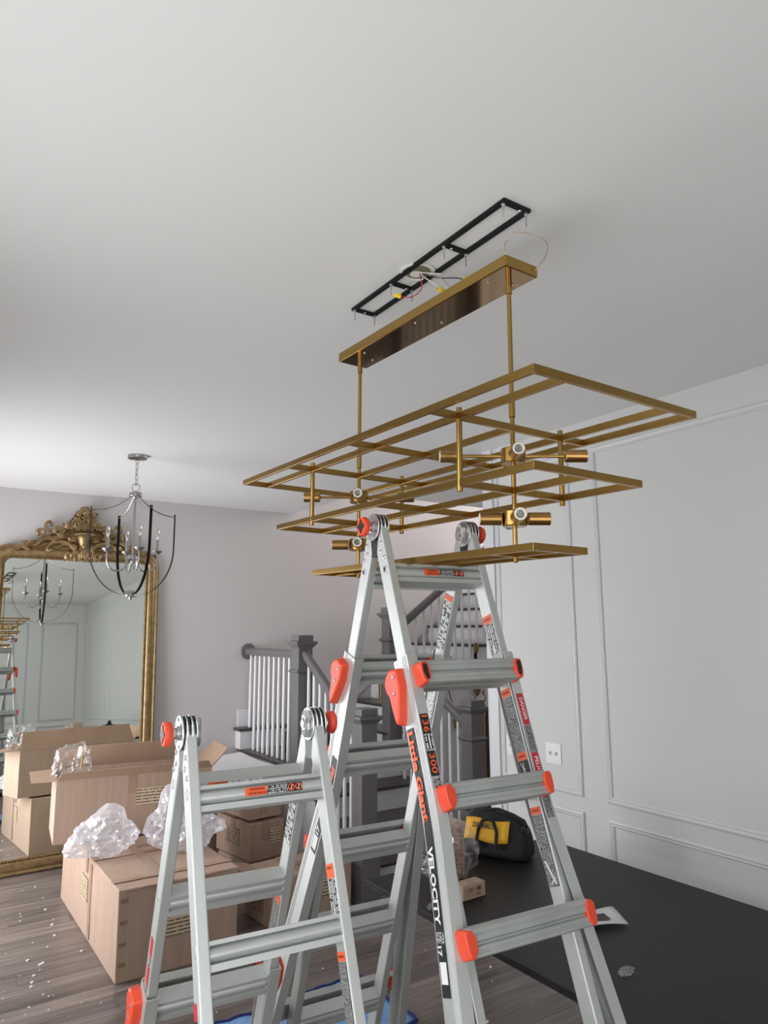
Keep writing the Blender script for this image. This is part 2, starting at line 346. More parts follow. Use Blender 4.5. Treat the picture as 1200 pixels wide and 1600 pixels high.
for k, (y0, y1, z0, z1) in enumerate(WIN): window('window_%d' % (k+1), (XL, y1, z0), (0,-1,0), y1-y0, z0, z1, ('window in the left wall beside the viewer', 'window in the left wall near the mirror')[k])
window('window_3', (FW[0], YF, FW[2]), (1,0,0), FW[1]-FW[0], FW[2], FW[3], 'window in the wall behind the viewer')
window('window_4', (XF, HW[0], HW[2]), (0,1,0), HW[1]-HW[0], HW[2], HW[3], 'high window of the stair hall')
# panel mouldings
MP = [(0,0),(.034,0),(.034,.006),(.027,.011),(.022,.008),(.012,.013),(.006,.012),(0,.007)]   # (inset from outer edge, height off wall)
def panel(parent, o, ux, n, a0, a1, z0, z1, name='panel_molding'):
    o, ux, n = Vector(o), Vector(ux), Vector(n); uz = Vector((0,0,1)); P = len(MP); vs = []; fs = []
    for k, (ca, cz, sa, sz) in enumerate(((a0, z0, 1, 1), (a1, z0, -1, 1), (a1, z1, -1, -1), (a0, z1, 1, -1))):
        vs += [o+ux*(ca+sa*i)+uz*(cz+sz*i)+n*h for i, h in MP]
    for k in range(4):
        j = (k+1) % 4
        fs += [(k*P+i, k*P+(i+1) % P, j*P+(i+1) % P, j*P+i) for i in range(P)]
    mb = MB(); mb.add(vs, fs); return mb.build(name, M['trim'], parent, smooth=0)
for (a0, a1) in ((2.825, 3.470), (.25, 2.66), (-1.25, .06)):
    panel(right, (XR, 0, 0), (0,1,0), (-1,0,0), a0, a1, .945, 2.885)
    panel(right, (XR, 0, 0), (0,1,0), (-1,0,0), a0, a1, .22, .865)
for (a0, a1) in ((2.42, 3.05), (1.42, 2.20)):
    panel(front, (0, YF, 0), (1,0,0), (0,1,0), a0, a1, .945, 2.72)
    panel(front, (0, YF, 0), (1,0,0), (0,1,0), a0, a1, .22, .865)
tag(MB().box((XR-.012, YE-.085, 0), (XR, YE+.0, CEIL)).build('trim_1', M['trim'], None, smooth=0, bevel=.003), 'white casing board on the end of the panelled wall', None, None, 'structure')
tag(MB().box((XR-.012, YE, 0), (XR+T+.012, YE+.012, CEIL)).build('trim_2', M['trim'], None, smooth=0, bevel=.003), 'white jamb board capping the end of the panelled wall', None, None, 'structure')
def base(name, lo, hi, label): tag(MB().box(lo, hi).build(name, M['trim'], None, smooth=0, bevel=.004), label, None, None, 'structure')
base('baseboard_right', (XR-.016, YF, 0), (XR, YE-.085, .14), 'white baseboard along the panelled wall')
base('baseboard_back', (XL, YB-.016, 0), (2.69, YB, .14), 'white baseboard along the back wall')
base('baseboard_front', (XL, YF, 0), (XR, YF+.016, .14), 'white baseboard behind the viewer')
base('baseboard_left', (XL, YF, 0), (XL+.016, YB, .14), 'white baseboard along the left wall')
def plate(y, z, wd, tog, label):
    t = thing('switch_plate', label, 'switch', (XR, y, z))
    MB().box((-.006, -wd/2, -.058), (0, wd/2, .058)).build('cover_plate', M['plate'], t, smooth=0, bevel=.002)
    for k in range(tog):
        yy = (k-(tog-1)/2)*.046
        MB().box((-.0075, yy-.006, -.013), (-.006, yy+.006, .013)).build('switch_slot', M['trim'], t, smooth=0)
        MB().obox((-.012, yy, .003), (.007,0,.003), (0,.0035,0), (-.002,0,.006)).build('toggle', M['plate'], t, smooth=0, bevel=.001)
        for s in (-1, 1): MB().cyl((-.007, yy, s*.042), (-.0055, yy, s*.042), .003, 8).build('screw', M['plate'], t)
plate(3.035, 1.147, .118, 2, 'white double toggle switch plate on the panelled wall, fully in view beside ladder')
plate(3.365, 1.15, .118, 2, 'white switch plate on the wall half hidden behind the ladder rail')

# ------------------------------------------------------------------ big ladder and small ladder
RUNG_IN = [(.020,-.025),(.020,-.017),(.010,-.0158),(.0065,-.0145),(.0145,-.0115),(.0195,-.0062),(.021,0),(.0195,.0062),(.0145,.0115),(.0065,.0145),(.010,.0158),(.020,.017),(.020,.030),
           (-.026,.030),(-.026,.017),(-.014,.0158),(-.0105,.0145),(-.019,.0115),(-.0245,.0062),(-.026,0),(-.0245,-.0062),(-.019,-.0115),(-.0105,-.0145),(-.014,-.0158),(-.027,-.017),(-.027,-.025)]
RUNG_OUT = [(.066,-.030),(.071,-.025),(.071,-.018),(.0695,-.017),(.0695,-.014),(.071,-.013),(.071,-.003),(.063,.001),(.063,.005),(.071,.008),(.071,.016),(.0695,.017),(.0695,.020),(.071,.021),(.071,.027),(.066,.030),(.040,.030),(.040,.024),(.056,.020),(.056,-.020),(.040,-.024),(.040,-.030)]
def make_ladder(name, label, hx, hy, hz, yaw, al, hw, s_out, s_foot, s_in_end, flare_s, flare, r0=.154):
    """A-frame articulated ladder. Section frame: x across, s down the rails from the hinge axis, d = outward from the A."""
    t = thing(name, label, 'ladder', (hx, hy, 0), (0, 0, yaw))
    def mp(sec):
        def f(x, d, s, d0=.012):
            d = d+d0; return Vector((x, sec*(-math.sin(al)*s-math.cos(al)*d), hz-math.cos(al)*s+math.sin(al)*d))
        return f
    A, B = mp(1), mp(-1)
    RW, RD = .026, .048          # inner rail width and depth
    def shift(s): return flare*max(0, s-flare_s)
    info = {}
    for sec, f in ((1, A), (-1, B)):
        vec = lambda x, d, s, f=f: f(x, d, s)-f(0, 0, 0)
        for sd in (-1, 1):
            # inner rail: box section with a slanted head
            mb = MB(); xi, xo = sd*(hw-RW/2), sd*(hw+RW/2)
            vs = []
            for d, s0 in ((RD/2, -.010), (-RD/2, .078)):
                for x in (xi, xo): vs += [f(x, d, s0), f(x, d, s_in_end)]
            mb.add(vs, [(0,2,3,1),(4,5,7,6),(0,1,5,4),(2,6,7,3),(0,4,6,2),(1,3,7,5)])
            mb.build('inner_rail', M['alu'], t, smooth=0, bevel=.003)
            # rivets and rung end ring on the outer face
            for (d, s) in ((.012,.062),(.0,.085),(.014,.108)):
                MB().lathe([(.0065,0),(.0065,.0015),(.004,.003),(0,.0032)], f(sd*(hw+RW/2), d, s), (sd,0,0), 10).build('rivet', M['steel'], t)
            for i in range(0, 2):
                s = r0+.305*i-.012
                if s < s_out-.03:
                    MB().lathe([(.007,.0),(.0075,.002),(.012,.002),(.0125,0)], f(sd*(hw+RW/2), .004, s), (sd,0,0), 16).build('rung_ferrule', M['alu'], t)
                    MB().lathe([(.0075,.0),(.0072,.0008),(0,.0008)], f(sd*(hw+RW/2), .004, s), (sd,0,0), 14).build('rung_hole', M['black_plastic'] if s_out < .5 else M['alu_dark'], t)
            # outer rail: C channel with a grooved web, flaring below flare_s
            OW, OD, th = .031, .036, .003
            xb = hw-RW/2-.001
            prof = [(0,OD),(OW,OD)]
            for g in (.027,.020,.013): prof += [(OW,g+.0022),(OW-.0018,g+.0012),(OW-.0018,g-.0012),(OW,g-.0022)]
            prof += [(OW,-OD),(0,-OD),(0,-OD+th),(OW-th,-OD+th),(OW-th,OD-th),(0,OD-th)]
            st = [s_out, flare_s-.06, flare_s-.02, flare_s+.02, flare_s+.06, s_foot-.03]
            sh = lambda s: shift(s) if abs(s-flare_s) > .05 else flare*max(0, (s-flare_s+.06))**2/.24
            st = [q for q in st if q >= s_out]
            vs, fs, n = [], [], len(prof)
            for s in st: vs += [f(sd*(xb+x+sh(s)), d, s) for x, d in prof]
            for i in range(len(st)-1): fs += [(i*n+k, i*n+(k+1) % n, (i+1)*n+(k+1) % n, (i+1)*n+k) for k in range(n)]
            fs += [tuple(range(n)), tuple((len(st)-1)*n+k for k in range(n))]
            mb = MB(); mb.add(vs, fs); mb.build('outer_rail', M['alu'], t, smooth=20)
            # collar lip at the head of the outer rail
            # rubber foot
            xs = xb+sh(s_foot)
            mb = MB(); mb.add([f(sd*(xs+x), d, s) for s in (s_foot-.06, s_foot) for x, d in ((-.004,-.04),(.035,-.04),(.035,.04),(-.004,.04))],
                              [(0,3,2,1),(4,5,6,7),(0,1,5,4),(1,2,6,5),(2,3,7,6),(3,0,4,7)])
            lo = min(v.z for v in mb.v)
            mb.build('foot', M['black_plastic'], t, smooth=0, bevel=.003)
            # rock lock: red cast lever hanging on the outer face at the first outer rung
            s = s_out+.058; xw = xb+OW+shift(s)
            poly = [(.020,-.030),(-.018,-.036),(-.046,-.022),(-.056,0),(-.052,.022),(-.040,.034),(-.036,.075),(-.028,.112),(-.016,.116),(-.004,.092),(.014,.044),(.022,.018)]
            poly = [((d-.014)*sec, q) for d, q in poly]
            mb = MB(); n = len(poly)
            vs = [f(sd*(xw-.004), d, s+q) for d, q in poly]+[f(sd*(xw+.026), d*.92, s+q*.95) for d, q in poly]
            mb.add(vs, [tuple(range(n))[::-1], tuple(range(n, 2*n))]+[(i, (i+1) % n, n+(i+1) % n, n+i) for i in range(n)])
            lk = mb.build('rock_lock', M['red'], t, smooth=35, bevel=.005); lk['label'] = 'red plastic locking lever'
            for d, q in ((.004,-.012),(-.006,.032)):
                MB().lathe([(.0055,0),(.0055,.002),(.003,.003),(0,.003)], f(sd*(xw+.0255), (d-.014)*sec*.92, s+q*.95), (sd,0,0), 10).build('lock_screw', M['steel'], lk)
            # red end caps on the outer rungs
            i = 0
            while True:
                s = s_out+.058+.305*i
                if s > s_foot-.12: break
                xw = xb+shift(s)
                poly = [(-.030,-.004),(-.022,-.010),(.012,-.009),(.032,-.003),(.034,.010),(.016,.022),(-.012,.022),(-.030,.012)]   # (s, x) seen from the front
                mb = MB(); n = len(poly)
                vs = [f(sd*(xw+.012-q), .036, s+a) for a, q in poly]+[f(sd*(xw+.012-q*.85), .076, s+a*.85) for a, q in poly]
                mb.add(vs, [tuple(range(n))[::-1], tuple(range(n, 2*n))]+[(k, (k+1) % n, n+(k+1) % n, n+k) for k in range(n)])
                cp = mb.build('rung_cap', M['red'], t, smooth=20, bevel=.002)
                if i == 0:
                    mb = MB(); mb.add([f(sd*(xw+.012-q), .0775, s+a) for a, q in ((-.02,-.002),(.0,-.004),(.022,.004),(.02,.012),(-.018,.010))], [(0,1,2,3,4)])
                    mb.build('lock_arrow', M['black_plastic'], cp, smooth=0)
                i += 1
        # hinge-side plates (gusset) per rail
        for sd in (-1, 1):
            for off, mm in ((.004, 'black_plastic'), (-.008, 'steel')):
                x = sd*(hw+off); mb = MB(); poly = [(-.026,-.012),(.022,-.016),(.021,.045),(.006,.10),(-.012,.10),(-.024,.075)]
                mb.prism([(d, s) for d, s in poly], lambda a, b, q: f(x+sd*q, a, b), 0, .004)
                mb.build('hinge_plate', M[mm], t, smooth=0)
        # rungs
        i = 0
        while r0+.305*i < s_in_end-.05:
            s = r0+.305*i; mb = MB(); mb.prism(RUNG_IN, lambda a, b, q: f(q, a, s+b), -(hw-RW/2), hw-RW/2)
            mb.build('inner_rung', M['alu'], t, smooth=48); i += 1
        i = 0
        while s_out+.058+.305*i < s_foot-.12:
            s = s_out+.058+.305*i; e = hw-RW/2+shift(s)+.004
            mb = MB(); mb.prism(RUNG_OUT, lambda a, b, q: f(q, a, s+b), -e, e); mb.build('outer_rung', M['alu_dark'], t, smooth=20); i += 1
        info[sec] = (f, vec, RW, RD, xb, OW, shift)
    # hinges
    for sd in (-1, 1):
        for x, r, mm in ((.0185,.041,'steel'),(.014,.039,'black_plastic'),(.008,.041,'steel'),(.002,.039,'black_plastic'),(-.004,.041,'steel'),(-.0105,.039,'black_plastic'),(-.0145,.041,'steel')):
            c = Vector((sd*(hw+x), 0, hz)); MB().lathe([(0,-.002),(r-.001,-.002),(r,-.001),(r,.001),(r-.001,.002),(0,.002)], c, (1,0,0), 32).build('hinge_disc', M[mm], t)
        c = Vector((sd*(hw+.0205), 0, hz)); ax = Vector((sd,0,0))
        for a in range(6):
            an = a*PI/3+.3; MB().lathe([(.0042,0),(.0042,.002),(0,.0028)], c+Vector((0, math.cos(an)*.031, math.sin(an)*.031)), ax, 8).build('hinge_rivet', M['steel'], t)
            MB().lathe([(.0042,0),(.0042,.002),(0,.0028)], Vector((sd*(hw-.0165), math.cos(an)*.031, hz+math.sin(an)*.031)), -ax, 8).build('hinge_rivet', M['steel'], t)
        MB().lathe([(.016,0),(.016,.006),(.012,.007),(.012,.012),(.009,.013),(.009,.02)], c, ax, 16).build('hinge_axle', M['steel'], t)
        pts = [c+ax*(.008+.010*k/60)+Vector((0, math.cos(k*.62), math.sin(k*.62)))*.0125 for k in range(61)]
        MB().tube(pts, .0014, 5).build('hinge_spring', M['steel'], t)
        kb = MB().lathe([(.012,.014),(.023,.016),(.0285,.022),(.0295,.030),(.027,.036),(0,.037)], c, ax, 10).build('hinge_knob', M['red'], t, smooth=40)
        kb['label'] = 'red octagonal release knob'
        mb = MB(); star = []
        for k in range(8):
            an = k*PI/4; r = .0225 if k % 2 == 0 else .013; star.append((math.cos(an)*r, math.sin(an)*r))
        mb.prism(star, lambda a, b, q: c+ax*q+Vector((0, a, b)), .0366, .0382); mb.build('knob_inset', M['black_plastic'], kb, smooth=0)
        mb = MB(); a0, a1 = .030, .092
        mb.prism([(-.030,.005),(.030,.005),(math.sin(al)*a1+.004,-math.cos(al)*a1),(-math.sin(al)*a1-.004,-math.cos(al)*a1)], lambda a, b, q: Vector((sd*(hw+q), a, hz+b)), -.011, .0115)
        mb.build('hinge_block', M['black_plastic'], t, smooth=0)
        # cast locking spider on the inner face
        mb = MB(); ci = Vector((sd*(hw-.0165), 0, hz))
        pth = [(.010,.026),(-.004,.028),(-.014,.016),(-.008,.004),(-.014,-.012),(-.006,-.026),(.010,-.022)]
        mb.tube([ci+Vector((-sd*.006, a, b)) for a, b in pth], [.006,.008,.007,.008,.007,.008,.006], 8)
        mb.cyl(ci+Vector((0,.006,0)), ci+Vector((-sd*.012,.006,0)), .010, 12); mb.build('lock_casting', M['steel'], t)
    return t, info
big, bi = make_ladder('multi_position_ladder', 'taller aluminium ladder holding up the brass chandelier', 1.2950, 1.7325, 2.1606, -.0680, .3495, .1615, .402, 2.288, 1.93, .82, .1000)
sml, si = make_ladder('multi_position_ladder', 'shorter aluminium ladder standing in front of the cardboard boxes', .7309, 1.6922, 1.6266, -.0770, .3738, .1610, .712, 1.742, 1.50, 1.10, .1000, r0=.1534)
# ---- stickers on the ladders
def outward(info, sec, side, s, d=0):       # a point on the outer web + frame axes
    f, vec, RW, RD, xb, OW, shift = info[sec]
    return f(side*(xb+OW+shift(s)), d, s), vec(0, 0, 1)
def inner_face(info, hw, sec, side, s, d=0):  # inward face of an inner rail
    f, vec, RW, RD, xb, OW, shift = info[sec]
    return f(side*(hw-RW/2), d, s), vec(0, 0, 1), vec(0, 1, 0)
def flange(info, sec, side, s, q=.5):       # front flange of the outer rail
    f, vec, RW, RD, xb, OW, shift = info[sec]
    return f(side*(xb+OW*q+shift(s)), .036, s), vec(0, 0, 1)
f, vec = bi[1][0], bi[1][1]; dn, dd = vec(0,0,1), vec(0,1,0)
# near left outer web: black strip, orange then white lettering, reading down the rail
def strip(sec, s0, s1, d, wd, m, nm='label_strip'):
    a, _ = outward(bi, sec, -1, s0, d); b, _ = outward(bi, sec, -1, s1, d); u = (b-a)
    fc, vc = bi[sec][0], bi[sec][1]; v = vc(0, 1, 0)*(1 if sec == 1 else -1)
    return sticker(big, nm, (a+b)/2+Vector((-.0004, 0, 0)), u, v, u.length, wd, m), (a+b)/2+Vector((-.0004, 0, 0)), u, v
# the web faces -x: lettering plane normal is -x, so reading axis u and v = normal x u
def web_text(sec, s_, string, size, width, m, d):
    a, _ = outward(bi, sec, -1, s_-.05, d); b, _ = outward(bi, sec, -1, s_+.05, d); u = (b-a).normalized()
    if sec == -1: u = -u
    n = Vector((-1, 0, 0)); v = n.cross(u)
    return text(big, string, (a+b)/2+n*.0016, u, v, size, m, width=width, off=.04)
n = Vector((-1, 0, 0))
def web_sticker(sec, s0, s1, m, nm, wd=.034, lift=.0005):
    a, _ = outward(bi, sec, -1, s0, -.014); b, _ = outward(bi, sec, -1, s1, -.014); u = (b-a).normalized()
    return sticker(big, nm, (a+b)/2+n*lift, u, n.cross(u), (b-a).length, wd, m)
for s0, s1 in ((.585, .800), (.800, .870), (.870, 1.165)): web_sticker(1, s0, s1, M['black_print'], 'brand_strip')
web_text(1, .70, 'Little Giant', .036, .215, M['orange_print'], -.015)
web_text(1, .945, 'VELOCITY', .030, .165, M['white_print'], -.015)
web_sticker(1, 1.040, 1.062, M['fine_bw'], 'brand_strip', .030, .0012); web_text(1, 1.077, '17', .020, .020, M['white_print'], -.019)
web_sticker(1, 1.098, 1.140, M['white_print'], 'code_label', .026, .0014)
for s0, s1 in ((.73, .80), (.80, .87), (.87, 1.045)): web_sticker(-1, s0, s1, M['black_print'], 'brand_strip')
web_text(-1, .835, 'Little Giant', .036, .205, M['orange_print'], -.015); web_text(-1, .972, '17', .024, .026, M['white_print'], -.015)
web_sticker(-1, .992, 1.035, M['white_print'], 'code_label', .026, .0014)
# load rating on the near left front flange, reading down
nA = vec(0, 1, 0)
def flange_sticker(side, s, L, wd, m, nm='rating_label', q=.5, lift=.0006):
    a, u = flange(bi, 1, side, s, q); v = nA.cross(u); return sticker(big, nm, a+nA*lift, u, v, L, wd, m)
def flange_text(side, s, string, size, width, m, q=.5, flip=1):
    a, u = flange(bi, 1, side, s, q); u = u*flip; v = nA.cross(u); return text(big, string, a+nA*.0012, u, v, size, m, width=width)
flange_sticker(-1, .585, .05, .024, M['black_print']); flange_text(-1, .585, '136', .024, .042, M['orange_print'])
flange_sticker(-1, .630, .036, .022, M['fine_big'])
flange_sticker(-1, .682, .06, .024, M['black_print']); flange_text(-1, .682, '300', .024, .048, M['orange_print'])
flange_sticker(-1, .727, .028, .022, M['fine_bw'])
# danger labels on the near right front flange
flange_sticker(1, .567, .086, .021, M['red_print'], 'danger_label'); flange_text(1, .567, 'DANGER', .016, .062, M['white_print'])
flange_sticker(1, .648, .072, .021, M['fine_dense'], 'danger_label')
flange_sticker(1, .728, .086, .021, M['red_print'], 'danger_label'); flange_text(1, .728, 'PELIGRO', .016, .066, M['white_print'])
flange_sticker(1, .81, .076, .021, M['fine_dense'], 'danger_label')
# stickers on inward faces of inner rails (right rails face -x)
def inner_sticker(ldr, info, hw, sec, s, L, wd, m, nm='warning_label', d=0, lift=.0005):
    fc, vc = info[sec][0], info[sec][1]; a = fc(hw-.013, d, s); n = Vector((-1,0,0)); u = vc(0,0,1); v = n.cross(u)
    return sticker(ldr, nm, a+n*lift, u, v, L, wd, m)
def inner_text(ldr, info, hw, sec, s, string, size, width, m, d=0, across=True):
    fc, vc = info[sec][0], info[sec][1]; a = fc(hw-.013, d, s); n = Vector((-1,0,0)); dnv = vc(0,0,1)
    v = -dnv; u = v.cross(n)
    if not across: u = dnv; v = n.cross(u)
    return text(ldr, string, a+n*.0013, u, v, size, m, width=width)
H = .1615
inner_sticker(big, bi, H, 1, .292, .024, .040, M['orange_print']); inner_text(big, bi, H, 1, .292, 'WARNING', .009, .030, M['black_print'])
inner_sticker(big, bi, H, 1, .350, .088, .040, M['fine_big'])
inner_text(big, bi, H, 1, .382, '\u2193', .03, None, M['white_print']) if False else None
mb = MB(); ff = bi[1][0]
mb.add([ff(H-.0148, a, .386+b) for a, b in ((-.004,-.016),(.004,-.016),(.004,0),(.009,0),(0,.014),(-.009,0),(-.004,0))], [(0,1,2,3,4,5,6)]); mb.build('arrow_print', M['white_print'], big, smooth=0)
inner_sticker(big, bi, H, 1, .512, .022, .040, M['orange_print']); inner_text(big, bi, H, 1, .512, 'WARNING', .009, .030, M['black_print'])
inner_sticker(big, bi, H, 1, .600, .150, .040, M['fine_dense'])
inner_sticker(big, bi, H, 1, .686, .020, .040, M['orange_print']); inner_text(big, bi, H, 1, .686, 'WARNING', .009, .030, M['black_print'])
inner_sticker(big, bi, H, 1, .722, .050, .040, M['black_print'])
mb = MB()
for p, q in (((-.012,-.020),(.012,.022)), ((.002,-.020),(-.012,.022)), ((-.006,-.004),(.004,-.004)), ((-.010,.008),(.008,.008)), ((-.012,.016),(.010,.016))):
    a, b = ff(H-.0150, p[0], .722+p[1]), ff(H-.0150, q[0], .722+q[1]); mb.beam(a, b, .0022, .0006, (1,0,0))
mb.build('ladder_pictogram', M['white_print'], big, smooth=0)
inner_sticker(big, bi, H, 1, .825, .018, .040, M['orange_print']); inner_text(big, bi, H, 1, .825, 'WARNING', .008, .030, M['black_print'])
inner_sticker(big, bi, H, 1, .92, .170, .040, M['fine_dense'])
mb = MB(); mb.beam(ff(H-.0150, -.012, .945), ff(H-.0150, .012, 1.0), .005, .0006, (1,0,0)); mb.beam(ff(H-.0150, .012, .985), ff(H-.0150, -.008, 1.0), .003, .0006, (1,0,0)); mb.build('ladder_pictogram', M['white_print'], big, smooth=0)
inner_sticker(big, bi, H, -1, .215, .018, .040, M['orange_print'])
inner_sticker(big, bi, H, -1, .310, .165, .042, M['fine_grid'])
inner_sticker(big, bi, H, -1, .56, .14, .042, M['fine_white'])
# top rung warning stickers (front of the near top rung)
def rung_sticker(ldr, info, s, x0, x1, h, m, nm='warning_label', d=.0213, ss=0):
    fc, vc = info[1][0], info[1][1]; n = vc(0,1,0); u = Vector((1,0,0)); v = n.cross(u)
    return sticker(ldr, nm, fc((x0+x1)/2, d, s+ss), u, v, x1-x0, h, m)
def rung_text(ldr, info, s, x, string, size, width, m, d=.0222, ss=0):
    fc, vc = info[1][0], info[1][1]; n = vc(0,1,0); u = Vector((1,0,0)); v = n.cross(u)
    return text(ldr, string, fc(x, d, s+ss), u, v, size, m, width=width, lift=.0006)
for ldr, info, s, x0 in ((big, bi, .154, -.055), (sml, si, .1534, -.045)):
    rung_sticker(ldr, info, s, x0, x0+.052, .019, M['orange_print']); rung_sticker(ldr, info, s, x0+.052, x0+.104, .019, M['fine_bw'])
    rung_text(ldr, info, s, x0+.028, 'WARNING', .0075, .036, M['black_print'], ss=-.0045); rung_text(ldr, info, s, x0+.028, 'ADVERTENCIA', .0065, .042, M['black_print'], ss=.0045)
    rung_sticker(ldr, info, s, x0+.104, x0+.140, .019, M['black_print'])
    for k in (0, 1):
        fc, vc = info[1][0], info[1][1]; c = fc(x0+.113+k*.018, .0226, s); n = vc(0,1,0); ux = Vector((1,0,0)); v = n.cross(ux)
        pts = [c+ux*math.cos(a*PI/8)*.0072+v*math.sin(a*PI/8)*.0072 for a in range(16)]
        MB().tube(pts, .001, 4, closed=True).build('prohibition_sign', M['orange_print'], ldr)
        MB().beam(c-ux*.005-v*.005, c+ux*.005+v*.005, .0018, .0008, n).build('prohibition_sign', M['orange_print'], ldr)
        MB().beam(c-ux*.001-v*.005, c+ux*.002+v*.005, .0022, .0006, n).build('figure_print', M['white_print'], ldr)
# far-side top rung of the small ladder: sticker facing the viewer
fc, vc = si[-1][0], si[-1][1]; n = -vc(0,1,0); u = Vector((1,0,0)); v = n.cross(u)
sticker(sml, 'warning_label', fc(-.075, -.0275, .1334), u, v, .05, .0085, M['orange_print']); text(sml, 'WARNING', fc(-.068, -.0275, .1334), u, v, .008, M['black_print'], width=.03)
sticker(sml, 'warning_label', fc(-.002, -.0275, .1334), u, v, .09, .0085, M['fine_white'])
# small ladder rail stickers
H2 = .1610
for sec, lst in ((1, ((.345,.030,'orange_print'),(.405,.090,'fine_big'),(.517,.018,'orange_print'),(.610,.165,'fine_dense'),(.70,.018,'orange_print'))),
                 (-1, ((.26,.17,'fine_grid'),(.515,.02,'orange_print'),(.60,.15,'fine_dense')))):
    for s, L, m in lst: inner_sticker(sml, si, H2, sec, s, L, .040, M[m])
inner_text(sml, si, H2, 1, .338, 'WARNING', .008, .03, M['black_print']); inner_text(sml, si, H2, 1, .517, 'WARNING', .008, .03, M['black_print'])
f1 = si[1][0]
mb = MB(); mb.add([f1(H2-.0148, a, .438+b) for a, b in ((-.004,-.016),(.004,-.016),(.004,0),(.009,0),(0,.014),(-.009,0),(-.004,0))], [(0,1,2,3,4,5,6)]); mb.build('arrow_print', M['white_print'], sml, smooth=0)
def outer_sticker(sec, s, L, m, wd=.02, d=-.004):
    fc, vc = si[sec][0], si[sec][1]; a = fc(-(H2+.013), d, s); n = Vector((-1,0,0)); u = vc(0,0,1); v = n.cross(u); sticker(sml, 'danger_label', a+n*.0006, u, v, L, wd, M[m])
for s, L, m in ((.585,.05,'red_print'),(.625,.026,'fine_bw'),(.665,.05,'red_print'),(.70,.02,'fine_bw')): outer_sticker(-1, s, L, m)
for s, L, m in ((.55,.03,'red_print'),(.58,.03,'black_print')): outer_sticker(1, s, L, m, d=-.01)

# ------------------------------------------------------------------ brass chandelier resting on the ladder
ch = thing('linear_chandelier', 'brass three tier rectangular chandelier with empty sockets resting on the tall ladder', 'chandelier', (1.2793, 1.6929, 2.8415), (.0094, .0046, .019))
CW, CLn, CH = .12, .85, .031
cp = MB().box((-CW/2, -CLn/2, -CH), (CW/2, CLn/2, 0)).build('canopy', M['brass'], ch, smooth=0, bevel=.0015)
MB().box((-CW/2+.003, -CLn/2+.003, -CH-.0012), (CW/2-.003, CLn/2-.003, -CH-.0001)).build('canopy_underside', M['brass_polish'], cp, smooth=0)
for x, y in ((-.035,-.33),(-.035,.0),(.03,-.05),(-.03,.30),(.03,-.36),(.03,.34)): MB().lathe([(.004,0),(.004,-.0025),(0,-.003)], (x, y, -CH-.0012), (0,0,1), 10).build('canopy_screw', M['steel'], cp)
BW, BH = .012, .018; S = .375
TI = [(1.446, .567, -.4428), (1.252, .380, -.6117), (1.055, .190, -.7755)]
def bars(L, Wd, z, segs):
    fr = bpy.data.objects.new('tier_frame', None); COL.objects.link(fr); fr.parent = ch; fr.location = (0, 0, z-BH/2); fr.empty_display_size = .05
    h, l = Wd/2-BW/2, L/2-BW/2
    for a, b in [((-h,-l-BW/2),(-h,l+BW/2)), ((h,-l-BW/2),(h,l+BW/2)), ((-h+BW/2,-l),(h-BW/2,-l)), ((-h+BW/2,l),(h-BW/2,l))]+segs(h-BW/2, l-BW/2):
        MB().beam((*a, 0), (*b, 0), BW, BH).build('bar', M['brass'], fr, smooth=0, bevel=.0008)
    return fr
q1 = .380/2-BW/2
def split_x(x, l):   # a long bar split at the crossbars
    g = BW/2; ks = [-l, -S-g, -S+g, -g, g, S-g, S+g, l]; return [((x, ks[i]), (x, ks[i+1])) for i in (0, 2, 4, 6)]
bars(*TI[0], lambda h, l: [((-h, y), (h, y)) for y in (-S, 0, S)]+split_x(-q1, l)+split_x(q1, l)+[((0, -S+BW/2), (0, -BW/2)), ((0, BW/2), (0, S-BW/2))])
bars(*TI[1], lambda h, l: [((-h, y), (h, y)) for y in (-S, 0, S)]+split_x(0, l))
bars(*TI[2], lambda h, l: [((-h, y), (h, y)) for y in (-S, S)]+[((0, -l), (0, -S-BW/2)), ((0, -S+BW/2), (0, S-BW/2)), ((0, S+BW/2), (0, l))])
